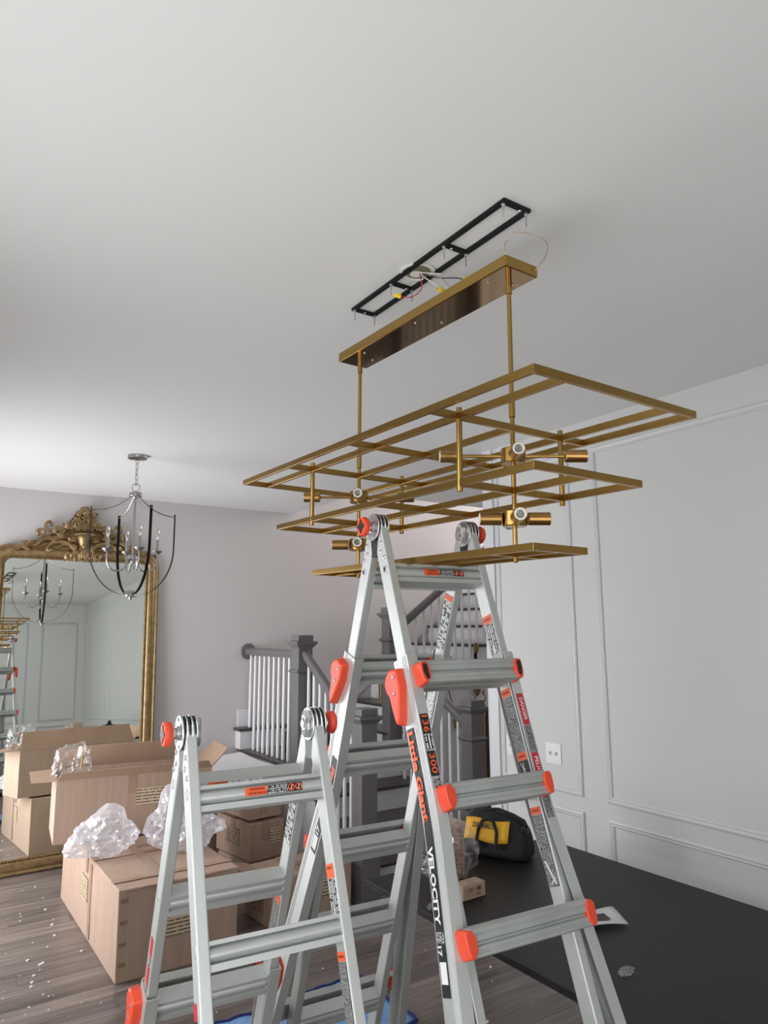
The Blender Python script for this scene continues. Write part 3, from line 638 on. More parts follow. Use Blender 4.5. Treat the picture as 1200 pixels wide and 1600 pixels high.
for y in (-S, S):
    MB().lathe([(.0078,0),(.0078,.06),(.0062,.062),(.0062,.44),(.0085,.442),(.0085,.415)][:0] or [(.0085,-CH),(.0085,-CH-.045),(.0062,-CH-.047),(.0062,TI[0][2]+.075),(.0085,TI[0][2]+.073),(.0085,TI[0][2]+.02),(.0062,TI[0][2]+.018),(.0062,TI[2][2]-.03),(.0045,TI[2][2]-.032),(0,TI[2][2]-.032)], (0, y, 0), (0,0,1), 14).build('stem', M['brass'], ch)
    for x in (-q1, q1):
        MB().lathe([(0,TI[0][2]+.014),(.0075,TI[0][2]+.013),(.0075,TI[1][2]-BH-.012),(0,TI[1][2]-BH-.013)], (x, y, 0), (0,0,1), 14).build('spacer_post', M['brass'], ch)
    for z, reach in ((-.528, (.135, .030, .135, .030)), (-.694, (.034, .030, .034, .030))):
        hub = MB().lathe([(0,.020),(.030,.020),(.032,.018),(.032,-.018),(.030,-.020),(0,-.020)], (0, y, z), (0,0,1), 24).build('socket_hub', M['brass'], ch)
        for k in range(4):
            an = -.62+k*PI/2; dv = Vector((math.cos(an), math.sin(an), 0)); c0 = Vector((0, y, z)); r = reach[k]
            if r > .05: MB().cyl(c0+dv*.028, c0+dv*(r+.004), .0045, 10).build('socket_arm', M['brass'], hub)
            skt = MB().lathe([(0,0),(.0155,0),(.0170,.002),(.0170,.056),(.0155,.056),(.0155,.030),(0,.030)], c0+dv*r, dv, 20).build('socket', M['copper_brass'], ch)
            MB().lathe([(.0150,.050),(.0150,.0575),(.0115,.0575),(.0115,.032),(0,.032)], c0+dv*r, dv, 20).build('porcelain_ring', M['porcelain'], skt)
            MB().lathe([(.005,.032),(.005,.040),(0,.040)], c0+dv*r, dv, 10).build('contact', M['socket_in'], skt)
def smooth(P, n=6):
    P = [Vector(p) for p in P]; Q = []
    for i in range(len(P)-1):
        p0, p1, p2, p3 = P[max(i-1,0)], P[i], P[i+1], P[min(i+2,len(P)-1)]
        for k in range(n):
            u = k/n; Q.append(.5*((2*p1)+(p2-p0)*u+(2*p0-5*p1+4*p2-p3)*u*u+(3*p1-p0-3*p2+p3)*u**3))
    return Q+[P[-1]]
MB().tube(smooth([(.045,-.36,-.033),(.05,-.42,-.015),(.065,-.45,.02),(.085,-.44,.07),(.08,-.41,.105),(.055,-.385,.118),(.03,-.365,.12)]), .0013, 6).build('ground_wire', M['copper'], ch)
MB().tube(smooth([(-.02,-.395,.0),(-.035,-.40,.03),(-.03,-.395,.055),(-.012,-.39,.07)]), .0013, 6).build('ground_wire', M['copper'], ch)

# ------------------------------------------------------------------ ceiling bracket, junction box, wires
bx0, bx1, by0, by1 = 1.286, 1.390, 1.325, 2.154
br = thing('mounting_bracket', 'black steel mounting bracket screwed flat to the ceiling', 'bracket', ((bx0+bx1)/2, (by0+by1)/2, CEIL))
hw_, hl = (bx1-bx0)/2, (by1-by0)/2; bw = .0155
def brbar(a, b): MB().beam((*a, -.0055), (*b, -.0055), bw, .011).build('bracket_bar', M['black_metal'], br, smooth=0, bevel=.0008)
for x in (-hw_+bw/2, hw_-bw/2): brbar((x, -hl), (x, hl))
for y in (-hl+bw/2, hl-bw/2, -.135, .16): brbar((-hw_+bw, y), (hw_-bw, y))
for x in (-hw_+bw/2, hw_-bw/2):
    for y in (-hl+bw/2+.004, -.135, .16, hl-bw/2-.004):
        sd_ = MB().cyl((x, y, -.011), (x, y, -.052), .0022, 8).build('threaded_stud', M['steel'], br)
        MB().lathe([(.006,-.011),(.006,-.016),(0,-.016)], (x, y, 0), (0,0,1), 6).build('hex_nut', M['steel'], sd_)
for x, y in ((.02,-hl+.012),(-.015,-.135),(.02,.16),(0,hl-.012)): MB().ball((x, y, -.011), .005, (1,1,.6), 8, 4).build('mounting_screw', M['steel'], br)
jx, jy = 1.332, 1.795
jb = thing('junction_box', 'round white electrical box in the ceiling behind the bracket', 'electrical box', (jx, jy, CEIL))
MB().lathe([(.060,-.0005),(.060,-.004),(.052,-.005),(.050,-.002),(.030,-.0012),(0,-.001)], (0,0,0), (0,0,1), 28).build('box_rim', M['porcelain'], jb)
MB().lathe([(.044,-.0015),(.044,-.003),(0,-.003)], (0,0,0), (0,0,1), 24).build('box_interior', M['socket_in'], jb)
MB().lathe([(.020,-.003),(.020,-.006),(.012,-.006),(0,-.006)], (0,.01,0), (0,0,1), 16).build('cable_clamp', M['porcelain'], jb)
def wire(pts, m, nut=True, label='', r=.0018):
    P = [Vector(p) for p in pts]; o0 = P[0]
    # catmull-rom
    Q = []
    for i in range(len(P)-1):
        p0, p1, p2, p3 = P[max(i-1,0)], P[i], P[i+1], P[min(i+2,len(P)-1)]
        for k in range(6):
            u = k/6; Q.append(.5*((2*p1)+(p2-p0)*u+(2*p0-5*p1+4*p2-p3)*u*u+(3*p1-p0-3*p2+p3)*u**3))
    Q.append(P[-1])
    t = thing('electrical_wire', label, 'wire', o0)
    MB().tube([q-o0 for q in Q], r, 6).build('wire_insulation', M[m], t)
    if nut:
        d = (Q[-1]-Q[-3]).normalized(); e = Q[-1]-o0
        MB().lathe([(.0085,-.004),(.0085,.004),(.0065,.018),(.0045,.024),(0,.024)], e, d, 8).build('wire_nut', M['nut'], t, smooth=20)
        wd = d.cross(Vector((0,0,1))); wd = wd.normalized() if wd.length > .1 else Vector((1,0,0))
        MB().obox(e+d*.004, wd*.014, d*.005, d.cross(wd)*.002).build('nut_wing', M['nut'], t, smooth=0)
    return t
z = CEIL
wire([(jx+.02,jy-.01,z-.008),(jx+.05,jy-.05,z-.03),(jx+.075,jy-.11,z-.05),(jx+.088,jy-.14,z-.065)], 'wire_black', True, 'black wire with a yellow nut hanging from the ceiling box')
wire([(jx+.01,jy,z-.008),(jx+.03,jy-.03,z-.04),(jx+.04,jy-.06,z-.07),(jx+.036,jy-.075,z-.085)], 'wire_white', True, 'white wire with a yellow nut hanging from the ceiling box')
wire([(jx,jy-.01,z-.008),(jx+.022,jy+.01,z-.05),(jx-.005,jy+.03,z-.08),(jx-.035,jy+.055,z-.075)], 'wire_red', True, 'red wire curling down to a yellow nut below bracket')
wire([(jx+.015,jy-.02,z-.008),(jx+.05,jy-.06,z-.035),(jx+.065,jy-.085,z-.07),(jx+.068,jy-.09,z-.09)], 'copper', False, 'bare ground wire hanging from the ceiling box', .0011)
wire([(jx-.02,jy+.0,z-.006),(jx+.01,jy-.04,z-.02),(jx+.05,jy-.07,z-.025),(jx+.03,jy-.02,z-.012)], 'wire_white', False, 'loose loop of white wire at the ceiling box')

# ------------------------------------------------------------------ small chandelier
sx, sy = 1.221, 4.917
sch = thing('cage_chandelier', 'nickel candle chandelier in an open black strap cage before the mirror', 'chandelier', (sx, sy, CEIL), (0, 0, 0))
MB().lathe([(.066,0),(.066,-.012),(.062,-.022),(.02,-.026),(.012,-.030),(0,-.030)], (0,0,0), (0,0,1), 32).build('ceiling_canopy', M['nickel'], sch)
MB().tube([(math.cos(a*PI/8)*.010, 0, -.042+math.sin(a*PI/8)*.012) for a in range(16)], .0025, 6, closed=True).build('canopy_loop', M['nickel'], sch)
DX = Vector((-.010, .0, 0))
zt = -.060
for k in range(4):
    cz = zt-.020-k*.036; an = k*PI/2+.4; ux = Vector((math.cos(an), math.sin(an), 0))
    MB().tube([Vector((0,0,cz))+ux*math.cos(a*PI/8)*.009+Vector((0,0,math.sin(a*PI/8)*.022)) for a in range(16)], .0026, 6, closed=True).build('chain_link', M['nickel'], sch)
MB().tube([(math.cos(a*PI/12)*.026*math.cos(-.6), math.cos(a*PI/12)*.026*math.sin(-.6), -.225+math.sin(a*PI/12)*.026) for a in range(24)], .003, 6, closed=True).build('top_ring', M['nickel'], sch)
hubz = -.270
MB().lathe([(0,.022),(.008,.020),(.012,.010),(.040,.010),(.042,.006),(.042,-.014),(.040,-.018),(.018,-.020),(.010,-.030),(0,-.030)], (0,0,hubz), (0,0,1), 24).build('top_hub', M['nickel'], sch)
RS, zs, zb, zh = .288, -.430, -.955, -.705
MB().cyl((0,0,hubz-.02), (0,0,zh), .0075, 10).build('centre_rod', M['nickel'], sch)
for k in range(4):
    an = .113+k*PI/2; u = Vector((math.cos(an), math.sin(an), 0)); v = Vector((-math.sin(an), math.cos(an), 0))
    pts = []
    for i in range(13):
        q = i/12; r = .030+(RS-.030)*q; zz = hubz-.018+(zs+.028-hubz+.018)*(1-(1-q)**2.3); pts.append(u*r+Vector((0,0,zz-.028*0)))
    MB().tube(pts, .0045, 6).build('curved_arm', M['nickel'], sch)
    prof = [(RS, zs+.045)]+[(RS, zs-.20*i/4) for i in range(5)]
    for i in range(1, 13):
        a = PI/2*i/12; prof.append((RS*.12+RS*.88*math.cos(a), zs-.20-(-zb+zs-.20)*math.sin(a)))
    mb = MB(); vs = []
    for r, zz in prof: vs += [u*(r+dr)+v*dv_+Vector((0,0,zz)) for dr, dv_ in ((-.002,-.009),(.002,-.009),(.002,.009),(-.002,.009))]
    n = len(prof); fs = [(i*4+j, i*4+(j+1) % 4, i*4+4+(j+1) % 4, i*4+4+j) for i in range(n-1) for j in range(4)]+[(0,1,2,3), tuple(4*n-4+j for j in range(4))]
    mb.add(vs, fs); st = mb.build('cage_strap', M['black_metal'], sch, smooth=40)
    MB().ball(u*(RS+.002)+Vector((0,0,zs+.030)), .005, n=8, m=4).build('strap_bolt', M['nickel'], st)
MB().lathe([(0,.03),(.012,.03),(.036,.022),(.038,.018),(.038,-.012),(.034,-.016),(.012,-.018),(.010,-.030),(0,-.034)], (0,0,zb), (0,0,1), 24).build('bottom_finial', M['nickel'], sch)
MB().lathe([(0,.016),(.026,.014),(.032,.008),(.032,-.012),(.022,-.020),(.010,-.024),(.006,-.045),(0,-.05)], (0,0,zh), (0,0,1), 20).build('arm_hub', M['nickel'], sch)
for k in range(4):
    an = .0+k*PI/2; u = Vector((math.cos(an), math.sin(an), 0)); R_ = .165
    pts = [u*.028+Vector((0,0,zh))]
    for i in range(15):
        a = PI*i/14; pts.append(u*(.028+(R_-.028)/2*(1-math.cos(a)))+Vector((0,0,zh-.010-.085*math.sin(a))))
    pts.append(u*R_+Vector((0,0,zh+.03)))
    ar = MB().tube(pts, .006, 8).build('candle_arm', M['nickel'], sch)
    MB().lathe([(0,0),(.012,.002),(.032,.020),(.034,.024),(.014,.024)], u*R_+Vector((0,0,zh+.028)), (0,0,1), 16).build('drip_cup', M['nickel'], ar)
    MB().lathe([(.0115,.02),(.0115,.098),(.006,.100),(0,.100)], u*R_+Vector((0,0,zh+.030)), (0,0,1), 12).build('candle_sleeve', M['nickel'], ar)
    MB().lathe([(.007,.100),(.012,.116),(.0145,.130),(.011,.150),(.005,.170),(0,.180)], u*R_+Vector((0,0,zh+.030)), (0,0,1), 12).build('candle_bulb', M['glass'], ar)

# ------------------------------------------------------------------ staircase
st = thing('staircase', 'grey and white staircase with dark treads turning up to the right', 'staircase', (2.70, 4.55, 0))
ST = Vector((2.70, 4.55, 0))
def sbox(nm, lo, hi, m, bev=.004): return MB().box(Vector(lo)-ST, Vector(hi)-ST).build(nm, m, st, smooth=0, bevel=bev)
RZ, RN = .19, .29; X0, X1 = 2.78, 3.80; Y0 = 4.60
for k in range(3):
    y = Y0+RN*k
    sbox('riser', (X0, y, RZ*k), (X1, y+.02, RZ*(k+1)-.028), M['stair_white'], 0)
    sbox('tread', (X0-.03, y-.03, RZ*(k+1)-.028), (X1+.03, y+RN+.02, RZ*(k+1)), M['stair_dark'], .009)
    sbox('stringer', (X0-.008, y, 0), (X0+.012, y+RN, RZ*(k+1)-.028), M['stair_white'], 0)
    sbox('stringer', (X1-.012, y, 0), (X1+.008, y+RN, RZ*(k+1)-.028), M['stair_white'], 0)
YL = Y0+3*RN; ZL = 4*RZ
sbox('riser', (X0, YL, RZ*3), (X1, YL+.02, ZL-.028), M['stair_white'], 0)
sbox('landing', (2.70, YL-.03, ZL-.032), (4.0, YB-.002, ZL), M['stair_dark'], .010)
sbox('landing_side_panel', (2.735, YL, 0), (2.76, YB-.002, ZL-.032), M['stair_white'], 0)
# raised winder step along the back wall
sbox('riser', (2.68, 6.50, ZL), (3.72, YB-.002, ZL+RZ-.028), M['stair_white'], 0)
sbox('tread', (2.655, 6.47, ZL+RZ-.028), (3.75, YB-.002, ZL+RZ), M['stair_dark'], .009)
sbox('skirting_block', (2.69, 6.598, ZL+RZ), (2.80, YB-.002, ZL+RZ+.155), M['stair_white'], .003)
# upper flight climbing to the right along the back wall
XU, RU, YU0 = 3.68, .262, 5.50
for k in range(8):
    x = XU+RU*k; z = .95+RZ*k
    sbox('riser', (x, YU0, z-RZ if k else ZL), (x+.02, YB-.002, z-.028), M['stair_white'], 0)
    sbox('tread', (x-.03, YU0-.03, z-.028), (x+RU+.02, YB-.002, z), M['stair_dark'], .009)
    sbox('stringer', (x, YU0, 0), (x+RU, YU0+.02, z-.028), M['stair_white'], 0)
mb = MB(); mb.prism([(XU+.1, .98), (XU+8*RU, .98+RZ*8-.07), (XU+8*RU, 1.27+RZ*8-.07), (XU+.1, 1.27)], lambda a, b, t: Vector((a, YB-.016+t*.014, b))-ST, 0, 1)
mb.build('skirt_board', M['hallwall'], st, smooth=0, bevel=.002)
def newel(x, y, z0, z1, wd=.13):
    """box newel with plinth, neck moulding and stepped cap"""
    nz = thing('newel_post', None, None, Vector((x, y, z0))-ST); nz.parent = st; del_ = [nz.pop(k, None) for k in ('label', 'category')]
    h = z1-z0; a = wd/2
    def bx(nm, r, lo, hi, bev=.002): MB().box((-r, -r, lo), (r, r, hi)).build(nm, M['stair_grey'], nz, smooth=0, bevel=bev)
    def fr(nm, r0, r1, lo, hi):
        mb = MB(); mb.add([(sx*r, sy*r, zz) for r, zz in ((r0, lo), (r1, hi)) for sx, sy in ((-1,-1),(1,-1),(1,1),(-1,1))], [(0,3,2,1),(4,5,6,7),(0,1,5,4),(1,2,6,5),(2,3,7,6),(3,0,4,7)]); mb.build(nm, M['stair_grey'], nz, smooth=0)
    if z0 < .1:
        bx('plinth', a+.026, 0, .035); bx('plinth_box', a+.014, .035, .43); fr('plinth_cap', a+.014, a, .43, .455)
    bx('shaft', a, 0, h-.055)
    fr('neck_molding', a, a+.020, h-.315, h-.300); bx('neck_molding', a+.020, h-.300, h-.288); fr('neck_molding', a+.016, a, h-.288, h-.272)
    fr('cap_cove', a, a+.030, h-.105, h-.070); bx('cap_plate', a+.032, h-.070, h-.050); bx('cap_block', a+.004, h-.050, h)
    return nz
newel(2.80, 4.49, 0, 1.30); newel(3.81, 4.49, 0, 1.30); newel(2.785, 5.46, ZL-.25, 1.815); newel(3.72, 5.50, ZL-.1, 2.06)
def rail(a, b):
    a, b = Vector(a)-ST, Vector(b)-ST; mb = MB(); d = (b-a).normalized(); sx_ = d.cross(Vector((0,0,1))).normalized(); uz = sx_.cross(d)
    prof = [(-.022,-.034),(.022,-.034),(.026,-.014),(.034,-.004),(.034,.014),(.024,.028),(.010,.034),(-.010,.034),(-.024,.028),(-.034,.014),(-.034,-.004),(-.026,-.014)]
    mb.prism(prof, lambda p, q, t: (a if t == 0 else b)+sx_*p+uz*q, 0, 1); return mb.build('handrail', M['stair_grey'], st, smooth=40)
rail((2.785, 5.52, 1.655), (2.785, YB-.015, 1.655))
MB().lathe([(0,0),(.075,0),(.078,.006),(.070,.014),(0,.016)], Vector((2.785, YB-.002, 1.655))-ST, (0,-1,0), 28).build('rosette', M['stair_grey'], st)
rail((2.795, 4.55, 1.10), (2.785, 5.40, 1.66)); rail((3.81, 4.55, 1.10), (3.74, 5.44, 1.66)); rail((3.78, 5.50, 1.86), (5.78, 5.50, 3.31))
def baluster(x, y, z0, z1):
    MB().lathe([(.016,z0),(.0165,z0+.03),(.0155,z0+.2),(.0125,z1)], Vector((x, y, 0))-ST, (0,0,1), 10).build('baluster', M['stair_white'], st)
for k in range(10): baluster(2.785, 6.53-k*.1045, ZL if k else ZL+RZ, 1.63)
for k in range(8):
    y = 4.66+k*.098; step = int((y-Y0)/RN); zt_ = 1.10+(y-4.55)*.66-.02
    baluster(2.792, y, RZ*(step+1), zt_); baluster(3.81-.07*(y-4.55)/.9, y, RZ*(step+1), zt_)
for k in range(20):
    x = 3.83+k*.095; step = int((x-XU)/RU); baluster(x, 5.53, .95+RZ*step, 1.86+(x-3.78)*.725-.03)

# ------------------------------------------------------------------ leaning gilt mirror
MX, MY = 1.19, 6.475; LEAN = math.atan2(.115, 2.6)
mir = thing('floor_mirror', 'tall gilt mirror with carved floral crest leaning on the back wall', 'mirror', (MX, MY, .004), (-LEAN, 0, .022))
HWm, HTm, FWm, CR = .69, 2.575, .118, .16
def rrect(hw, z0, z1, rc, n=9):
    pts = [(hw, z0), (hw, z1-rc)]
    for i in range(1, n): a = PI/2*i/n; pts.append((hw-rc+rc*math.cos(a), z1-rc+rc*math.sin(a)))
    pts += [(hw-rc, z1), (-hw+rc, z1)]
    for i in range(1, n): a = PI/2+PI/2*i/n; pts.append((-hw+rc+rc*math.cos(a), z1-rc+rc*math.sin(a)))
    pts += [(-hw, z1-rc), (-hw, z0)]
    return pts
FP = [(0,0),(0,-.020),(.008,-.030),(.018,-.032),(.026,-.026),(.034,-.024),(.048,-.034),(.066,-.040),(.084,-.038),(.096,-.030),(.100,-.022),(.118,-.020),(.118,-.006)]   # (inset, y)
mb = MB(); rings = []
for ins, yy in FP:
    rings.append([Vector((x, yy, zz)) for x, zz in rrect(HWm-ins, ins, HTm-ins, max(CR-ins, .03))])
n = len(rings[0]); vs = [v for r in rings for v in r]
mb.add(vs, [(i*n+k, i*n+(k+1) % n, (i+1)*n+(k+1) % n, (i+1)*n+k) for i in range(len(FP)-1) for k in range(n)])
mb.build('gilt_frame', M['gold'], mir, smooth=35)
path = [Vector((x, -.024, zz)) for x, zz in rrect(HWm-.109, .109, HTm-.109, CR-.09)]+[Vector((HWm-.109, -.024, .109))]
bd = MB(); acc = 0
for i in range(len(path)-1):
    a, b = path[i], path[i+1]; L = (b-a).length; q = acc
    while q < L: bd.ball(a.lerp(b, q/L), .0095, (1,.8,1), 6, 4); q += .0215
    acc = q-L
bd.build('beading', M['gold_dark'], mir)
mb = MB(); pr_ = rrect(HWm-.116, .116, HTm-.116, .05)
mb.add([(x, -.008, zz) for x, zz in pr_], [tuple(range(len(pr_)))]); mb.build('mirror_glass', M['mirror'], mir, smooth=0)
MB().box((-HWm+.02, -.004, .02), (HWm-.02, .006, HTm-.03)).build('backing_board', M['mirror_back'], mir, smooth=0)
# carved crest; design units: u right, v up, from the crest's base centre
def cpt(u, v, y=-.045): return Vector((u*.00106+.02, y, HTm-.128+v*.00116))
crest = bpy.data.objects.new('carved_crest', None); COL.objects.link(crest); crest.parent = mir; crest.empty_display_size = .1
def scroll(pts, r0, r1, y=-.045, flat=1.0):
    P = [cpt(u, v, y-.006*math.sin(i)) for i, (u, v) in enumerate(pts)]; Q = []
    for i in range(len(P)-1):
        p0, p1, p2, p3 = P[max(i-1,0)], P[i], P[i+1], P[min(i+2,len(P)-1)]
        for k in range(5):
            t = k/5; Q.append(.5*((2*p1)+(p2-p0)*t+(2*p0-5*p1+4*p2-p3)*t*t+(3*p1-p0-3*p2+p3)*t**3))
    Q.append(P[-1]); m = len(Q)
    MB().tube(Q, [1.3*(r0+(r1-r0)*(i/(m-1))) for i in range(m)], 8).build('scroll', M['gold'], crest)
def leaf(u, v, L, wd, ang, y=-.05):
    L, wd = L*1.25, wd*1.35
    c = cpt(u, v, y); a = Vector((math.cos(ang), 0, math.sin(ang))); b = Vector((-math.sin(ang), 0, math.cos(ang))); mb = MB(); vs = []
    N_ = 7
    for i in range(N_):
        t = i/(N_-1); w_ = wd*math.sin(PI*min(.98, max(.04, t**.8))); o = c+a*L*(t-.2)+Vector((0,-.014*math.sin(PI*t),0))
        vs += [o-b*w_, o-b*w_*.5+Vector((0,-.006,0)), o+Vector((0,-.001,0)), o+b*w_*.5+Vector((0,-.006,0)), o+b*w_]
    fs = [(i*5+k, i*5+k+1, i*5+6+k, i*5+5+k) for i in range(N_-1) for k in range(4)]
    m_ = len(vs); vs2 = [p+Vector((0,.012,0)) for p in vs]; fs += [tuple(q+m_ for q in f_[::-1]) for f_ in fs]
    rim = [i*5 for i in range(N_)]+[(N_-1)*5+k for k in (1,2,3,4)]+[i*5+4 for i in range(N_-2,-1,-1)]+[3,2,1]
    fs += [(rim[i], rim[(i+1) % len(rim)], rim[(i+1) % len(rim)]+m_, rim[i]+m_) for i in range(len(rim))]
    mb.add(vs+vs2, fs); mb.build('leaf', M['gold'], crest, smooth=50)
def flower(u, v, r, y=-.06, n=6):
    r = r*1.2
    c = cpt(u, v, y); mb = MB()
    for k in range(n):
        a = 2*PI*k/n; rot = Matrix.Rotation(-a, 3, 'Y'); mb.ball(c+Vector((math.cos(a)*r*.62, 0, math.sin(a)*r*.62)), r*.46, (1.05,.45,.72), 8, 5, rot)
    mb.ball(c+Vector((0,-r*.25,0)), r*.26, (1,.7,1), 8, 5); mb.build('flower', M['gold'], crest)
# solid dark backing of the crest
mb = MB(); poly = [(-400,60),(-330,110),(-250,190),(-150,250),(-90,330),(-60,380),(60,390),(85,330),(140,260),(240,210),(300,140),(380,80),(380,40),(-400,40)]
mb.prism(poly, lambda a, b, t: cpt(a, b, -.030+t), 0, .02); mb.build('crest_board', M['gold_dark'], crest, smooth=0)
mb = MB(); prof = [(0,112),(18,114),(32,124),(38,138),(48,160),(58,190),(66,200),(84,206),(96,212),(96,222),(84,226),(60,228),(0,228)]
mb.lathe([(r*.00104, v*.00105) for r, v in prof], cpt(0, 0, -.05), (0,0,1), 20); ur = mb.build('urn', M['gold'], crest, smooth=40)
MB().ball(cpt(0, 112, -.075), .024, n=12, m=8).build('urn_boss', M['gold'], crest)
for s_ in (-1, 1):
    scroll([(s_*q, v) for q, v in ((20,30),(60,80),(110,125),(180,140),(240,125),(270,85),(255,70),(235,80))], .016, .010)
    scroll([(s_*q, v) for q, v in ((60,10),(75,60),(60,105),(100,120),(150,118),(190,100))], .012, .006, -.055)
    scroll([(s_*q, v) for q, v in ((105,15),(88,30),(98,52),(122,50),(128,28),(112,22))], .012, .016, -.055)
    scroll([(s_*q, v) for q, v in ((215,150),(260,160),(310,145),(350,110),(390,105),(420,90))], .015, .009, -.045)
    scroll([(s_*q, v) for q, v in ((330,160),(300,185),(310,215),(345,215),(345,190),(325,192))], .011, .012, -.045)
    scroll([(s_*q, v) for q, v in ((240,215),(275,225),(290,260),(270,285),(248,272),(255,255))], .012, .009, -.045)
    scroll([(s_*q, v) for q, v in ((400,70),(430,85),(455,100),(475,95),(470,80))], .012, .009, -.045)
    scroll([(s_*q, v) for q, v in ((20,10),(30,60),(20,110))], .012, .008, -.05)
    for u, v, L, wd, an in ((150,175,.085,.016,.35),(180,165,.08,.015,.05),(250,180,.07,.014,-.2),(120,240,.07,.014,.75),(210,200,.06,.013,.6),(300,150,.07,.014,-.4),(360,130,.06,.012,-.3),(95,150,.05,.012,.6),(70,250,.05,.012,1.0),(60,40,.06,.014,1.2),(40,20,.06,.012,1.5),(280,120,.06,.012,-.6),(390,115,.05,.010,.5)):
        leaf(s_*u, v, L, wd, an if s_ > 0 else PI-an)
    for u, v, r in ((62,300,.036),(110,265,.030),(170,225,.026),(435,105,.026),(80,165,.024),(50,245,.022),(480,85,.018),(205,240,.020)): flower(s_*u, v, r)
for u, v, r in ((10,330,.034),(-20,285,.030),(25,270,.026),(0,250,.024),(45,335,.024)): flower(u, v, r, -.06)
for u, v, L, an in ((10,360,.06,1.3),(-20,365,.055,1.8),(35,365,.055,.9),(-40,345,.05,2.3),(60,350,.05,.5)): leaf(u, v, L, .018, an, -.06)
for k in range(5): MB().ball(cpt(-30+k*16, 380+18*math.sin(k*PI/4), -.06), .022, (1,.9,1.2), 8, 5).build('bud', M['gold'], crest)
leaf(0, 40, .09, .02, PI/2, -.06); leaf(-18, 30, .07, .014, PI/2+.3, -.058); leaf(18, 30, .07, .014, PI/2-.3, -.058)

# ------------------------------------------------------------------ cardboard boxes
def carton(name_label, loc, yaw, L, W, Hh, flaps=None, tape=True, labels=(), z0=None, open_=False, group='moving cartons'):
    t = thing('carton', name_label, 'box', loc, (0, 0, yaw))
    e = .006
    if not open_:
        # slightly bowed closed body
        mb = MB(); vs = []; nx, ny, nz_ = 6, 6, 5
        bm = bmesh.new(); 
        bmesh.ops.create_cube(bm, size=1); bmesh.ops.subdivide_edges(bm, edges=bm.edges, cuts=5, use_grid_fill=True)
        for v in bm.verts:
            q = Vector(((v.co.x+.5)*L, (v.co.y+.5)*W, (v.co.z+.5)*Hh)); nn = noise.noise_vector(q*3+Vector(loc))*.0032
            if q.z < .01: nn.z = 0
            v.co = q+nn
        me = bpy.data.meshes.new('body'); bmesh.ops.recalc_face_normals(bm, faces=bm.faces); bm.to_mesh(me); bm.free(); me.materials.append(M['card'])
        o = bpy.data.objects.new('body', me); COL.objects.link(o); o.parent = t
        b = o.modifiers.new('bevel', 'BEVEL'); b.width = .006; b.segments = 2; b.limit_method = 'ANGLE'
        if tape:
            MB().box((-.004, W/2-.028, Hh+.0028), (L+.004, W/2+.028, Hh+.0042)).build('tape', M['tape'], t, smooth=0)
            MB().box((-.0045, W/2-.028, Hh-min(.10, Hh*.6)), (-.0030, W/2+.028, Hh+.0042)).build('tape', M['tape'], t, smooth=0)
            MB().box((L*.36, -.004, Hh+.0032), (L*.36+.05, W+.004, Hh+.0047)).build('tape', M['tape'], t, smooth=0)
            MB().box((L*.36, -.0045, Hh-min(.12, Hh*.6)), (L*.36+.05, -.0030, Hh+.0047)).build('tape', M['tape'], t, smooth=0)
            MB().box((-.004, W*.42-.001, Hh+.004), (L+.004, W*.42+.001, Hh+.0038)).build('flap_seam', M['card_edge'], t, smooth=0)
    else:
        MB().box((0,0,0), (L,W,e)).build('bottom_panel', M['card'], t, smooth=0)
        MB().box((0,0,e), (L,e,Hh)).build('front_panel', M['card'], t, smooth=0, bevel=.002)
        MB().box((0,W-e,e), (L,W,Hh)).build('rear_panel', M['card'], t, smooth=0)
        MB().box((0,e,e), (e,W-e,Hh)).build('side_panel', M['card'], t, smooth=0)
        MB().box((L-e,e,e), (L,W-e,Hh)).build('side_panel', M['card'], t, smooth=0)
    for (kind, ang, dep) in (flaps or ()):
        # hinge line, direction along it, outward normal
        hz_ = Hh if open_ else Hh+.008
        a, b, n_ = {'front': ((0,0,hz_),(L,0,hz_),(0,-1,0)), 'rear': ((0,W,hz_),(L,W,hz_),(0,1,0)), 'left': ((0,0,hz_),(0,W,hz_),(-1,0,0)), 'right': ((L,0,hz_),(L,W,hz_),(1,0,0))}[kind]
        a, b, n_ = Vector(a), Vector(b), Vector(n_); d = n_*math.cos(ang)+Vector((0,0,math.sin(ang))); u = (b-a).normalized(); nn = u.cross(d)
        c_ = (a+b)/2+d*dep/2; sl = .03
        mb = MB(); q = [a, b, b+d*dep-u*sl, a+d*dep+u*sl]; mb.add([p+nn*h for h in (-e/2, e/2) for p in q], [(0,3,2,1),(4,5,6,7),(0,1,5,4),(1,2,6,5),(2,3,7,6),(3,0,4,7)])
        mb.build('flap', M['card_in'], t, smooth=0)
    for (face, a, zc, wd, hh, m) in labels:
        off = .0012 if open_ else .0038
        if face == 'front': sticker(t, 'printed_label', (a, -off, zc), (1,0,0), (0,0,1), wd, hh, M[m])
        else: sticker(t, 'printed_label', (-off, a, zc), (0,-1,0), (0,0,1), wd, hh, M[m])
    return t
bA = carton('long closed carton on the floor under the crumpled plastic bags', (1.078, 4.247, 0), .011, .689, 1.53, .468, labels=(('front', .33, .235, .20, .115, 'fine_label'), ('left', .80, .27, .17, .14, 'fine_label')))
MB().box((-.0045, .62, .02), (-.0030, .68, .44)).build('tape', M['tape'], bA, smooth=0)
MB().box((-.004, .60, .4715), (.693, .66, .4730)).build('tape', M['tape'], bA, smooth=0)
MB().box((-.004, .12, .4715), (.693, .17, .4730)).build('tape', M['tape'], bA, smooth=0)
for zc in (.41,.30,.19,.09): MB().box((.010, -.0060, zc-.008), (.05, -.0030, zc+.012)).build('corner_tear', M['card_edge'], bA, smooth=0, bevel=.001)
